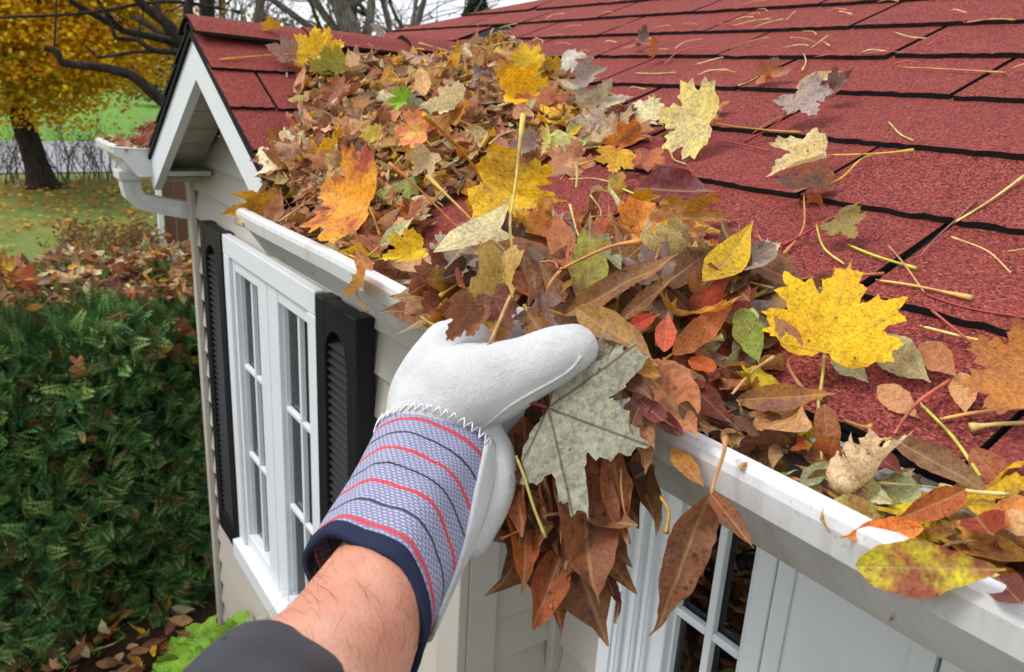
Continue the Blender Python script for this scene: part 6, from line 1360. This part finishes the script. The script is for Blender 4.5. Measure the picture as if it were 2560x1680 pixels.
# seam of the thumb, laid on the leather
from mathutils.bvhtree import BVHTree
bv = BVHTree.FromPolygons([v.co for v in glove.data.vertices], [tuple(p.vertices) for p in glove.data.polygons])
def on_glove(x, y, off=.0006):
    d = (A(x, y, 1)-EYE).normalized(); h, n_, i_, q_ = bv.ray_cast(EYE, d); return None if h is None else h+n_*off
sp_ = [on_glove(x, y) for x, y in ((1175, 1092), (1205, 1066), (1235, 1044), (1270, 1016), (1305, 994), (1340, 974), (1375, 955), (1410, 934), (1435, 914), (1452, 890))]
sp_ = [q for q in sp_ if q is not None]
tube('seam', spline(sp_, 40), .0010, M['suede'], glove, 6)
# cuff: rings along the arm, flared
cT_, cB_ = A(1092, 1140, .517), A(920, 1492, .438); axis = (cB_-cT_).normalized()
Mj = axis.cross(VW).normalized(); Mj = Mj if Mj.dot(CR) > 0 else -Mj
Mn = Mj.cross(axis).normalized(); Mn = Mn if Mn.dot(VW) < 0 else -Mn          # towards the eye
def ring_pt(v, ph, extra=0.0, lift=0.0):
    c = cT_.lerp(cB_, v); ra = .0415-.0035*v+extra; rb = .0345+.0035*v+extra
    q = c+Mj*(ra*math.cos(ph))+Mn*(rb*math.sin(ph))
    # right seam of the cuff droops to a point, left side is cut shorter
    q += axis*(.030*v*max(0, math.cos(ph))**2*(1 if math.sin(ph) > -.6 else .4)-.012*v*max(0, -math.cos(ph)))
    q += (q-c).normalized()*(.0018*math.sin(3*ph+v*5)+.0012*math.sin(7*ph-v*3))*(.3+.7*v)
    return q+(q-c).normalized()*lift
def cuff_sheet(name, p0f, p1f, v0, v1, m, parent, lift, thick=.0016, nv=26, nu=40):
    V = []; U = []; F = []
    for s in (0, 1):
        for i in range(nv+1):
            v = v0+(v1-v0)*i/nv
            for j in range(nu+1):
                a0, a1 = p0f(v), p1f(v); ph = a0+(a1-a0)*j/nu; V.append(ring_pt(v, ph, 0, lift-(thick if s else 0))); U.append((ph*.042/.11*1.0, v))
    w = nu+1; o = (nv+1)*w
    for i in range(nv):
        for j in range(nu):
            a_ = i*w+j; F.append((a_, a_+1, a_+w+1, a_+w)); F.append((o+a_, o+a_+w, o+a_+w+1, o+a_+1))
    for j in range(nu): F.append((nv*w+j, nv*w+j+1, o+nv*w+j+1, o+nv*w+j)); F.append((j, o+j, o+j+1, j+1))
    for i in range(nv): F.append((i*w, i*w+w, o+i*w+w, o+i*w)); F.append((i*w+nu, o+i*w+nu, o+i*w+w+nu, i*w+w+nu))
    me = mesh(name, V, F, True, U); bm = bmesh.new(); bm.from_mesh(me); bmesh.ops.recalc_face_normals(bm, faces=bm.faces); bm.to_mesh(me); bm.free()
    return link(name, me, parent, [m])
sR = lambda v: math.radians(float(np.interp(v, [0, .3, .7, 1], [52, 38, 14, 2])))
cuff = cuff_sheet('striped_cuff', sR, lambda v: math.radians(262), 0, .94, M['stripe'], glove, .0012)
cuff_sheet('cuff_binding', lambda v: math.radians(0), lambda v: math.radians(262), .945, 1.03, M['navy'], glove, .0024, .0042, 6, 48)
cuff_sheet('leather_gauntlet', lambda v: math.radians(-98), lambda v: sR(v)+math.radians(5), -.03, .80, M['suede'], glove, .0030, .0022)
# overlock stitches along the top of the cloth, thread line on the gauntlet edge
zz = []; n = 40
for i in range(n+1):
    ph = math.radians(50+(195-50)*i/n+random.uniform(-.8, .8)); zz.append(ring_pt(-.03 if i % 2 else .035+.012*random.random(), ph, 0, .0030 if i % 2 else .0024))
def to_front(q, off=.0009):
    d = (q-EYE); L_ = d.length; h, n_, i_, dist = bv.ray_cast(EYE, d.normalized()); return q if h is None or dist > L_ else h-d.normalized()*off
zz = [to_front(q) for q in zz]
V = []; F = []
for i in range(n):
    v_, f_ = tube_np([zz[i], zz[i].lerp(zz[i+1], .5)+Mn*.0010, zz[i+1]], .00050, 5); o_ = len(V); V += v_; F += [tuple(k_+o_ for k_ in q) for q in f_]
link('stitching', mesh('stitching', V, F, True), glove, [M['thread']])
tube('seam', spline([ring_pt(v, sR(v)-math.radians(14), 0, .0032) for v in np.linspace(.02, .78, 9)], 30), .0005, M['soffit'], glove, 5)
# arm hair
V = []; F = []; r = random.Random(8); me = person.data; polys = [p for p in me.polygons if (p.center-EYE).dot(VW) < .50 and p.normal.dot(VW) < .25]
for i in range(620):
    p = r.choice(polys); c = p.center.copy(); nn = p.normal.copy(); dr = (axis*r.uniform(-.9, .4)+Mj*r.gauss(-.5, .6)); dr = (dr-nn*dr.dot(nn)).normalized(); L = r.uniform(.006, .015)
    pts = [c, c+nn*L*.22+dr*L*.35, c+nn*L*.30+dr*L*.75+Mj*r.gauss(0, .0012), c+nn*L*.24+dr*L*1.1+Mj*r.gauss(0, .002)]
    v_, f_ = tube_np(pts, [.00007, .000065, .00005, .00003], 3, False); o_ = len(V); V += v_; F += [tuple(k_+o_ for k_ in q) for q in f_]
tag(link('arm_hair', mesh('arm_hair', V, F, True), person, [M['hair']]), kind='stuff')
# sleeve end
s0, s1 = A(690, 1800, .360), A(330, 2500, .235); s1 = s1+(s1-s0)*.5; sa = (s1-s0).normalized(); sx_ = sa.cross(VW).normalized(); sx_ = sx_ if sx_.dot(CR) > 0 else -sx_; sy_ = sx_.cross(sa).normalized(); sy_ = sy_ if sy_.dot(VW) < 0 else -sy_
V = []; F = []; nv, nu = 16, 48
for s in (0, 1):
    for i in range(nv+1):
        t_ = i/nv; c = s0.lerp(s1, t_)
        for j in range(nu):
            ph = 2*math.pi*j/nu; rr_ = .0395+.016*t_+.0022*math.sin(3*ph+6*t_)+.0014*math.sin(5*ph-9*t_)-.0030*s-(.002 if i == 0 and s == 0 else 0)
            V.append(c+sx_*rr_*1.03*math.cos(ph)+sy_*rr_*.92*math.sin(ph)+sa*(.006*math.sin(ph*2+1)))
o = (nv+1)*nu
for i in range(nv):
    for j in range(nu):
        k_ = (j+1) % nu; F.append((i*nu+j, i*nu+k_, (i+1)*nu+k_, (i+1)*nu+j)); F.append((o+i*nu+j, o+(i+1)*nu+j, o+(i+1)*nu+k_, o+i*nu+k_))
for j in range(nu): k_ = (j+1) % nu; F.append((j, o+j, o+k_, k_))
F.append(tuple(nv*nu+j for j in range(nu)))
me = mesh('jacket_sleeve', V, F, True); bm = bmesh.new(); bm.from_mesh(me); bmesh.ops.recalc_face_normals(bm, faces=bm.faces); bm.to_mesh(me); bm.free()
link('jacket_sleeve', me, person, [M['sleeve']])
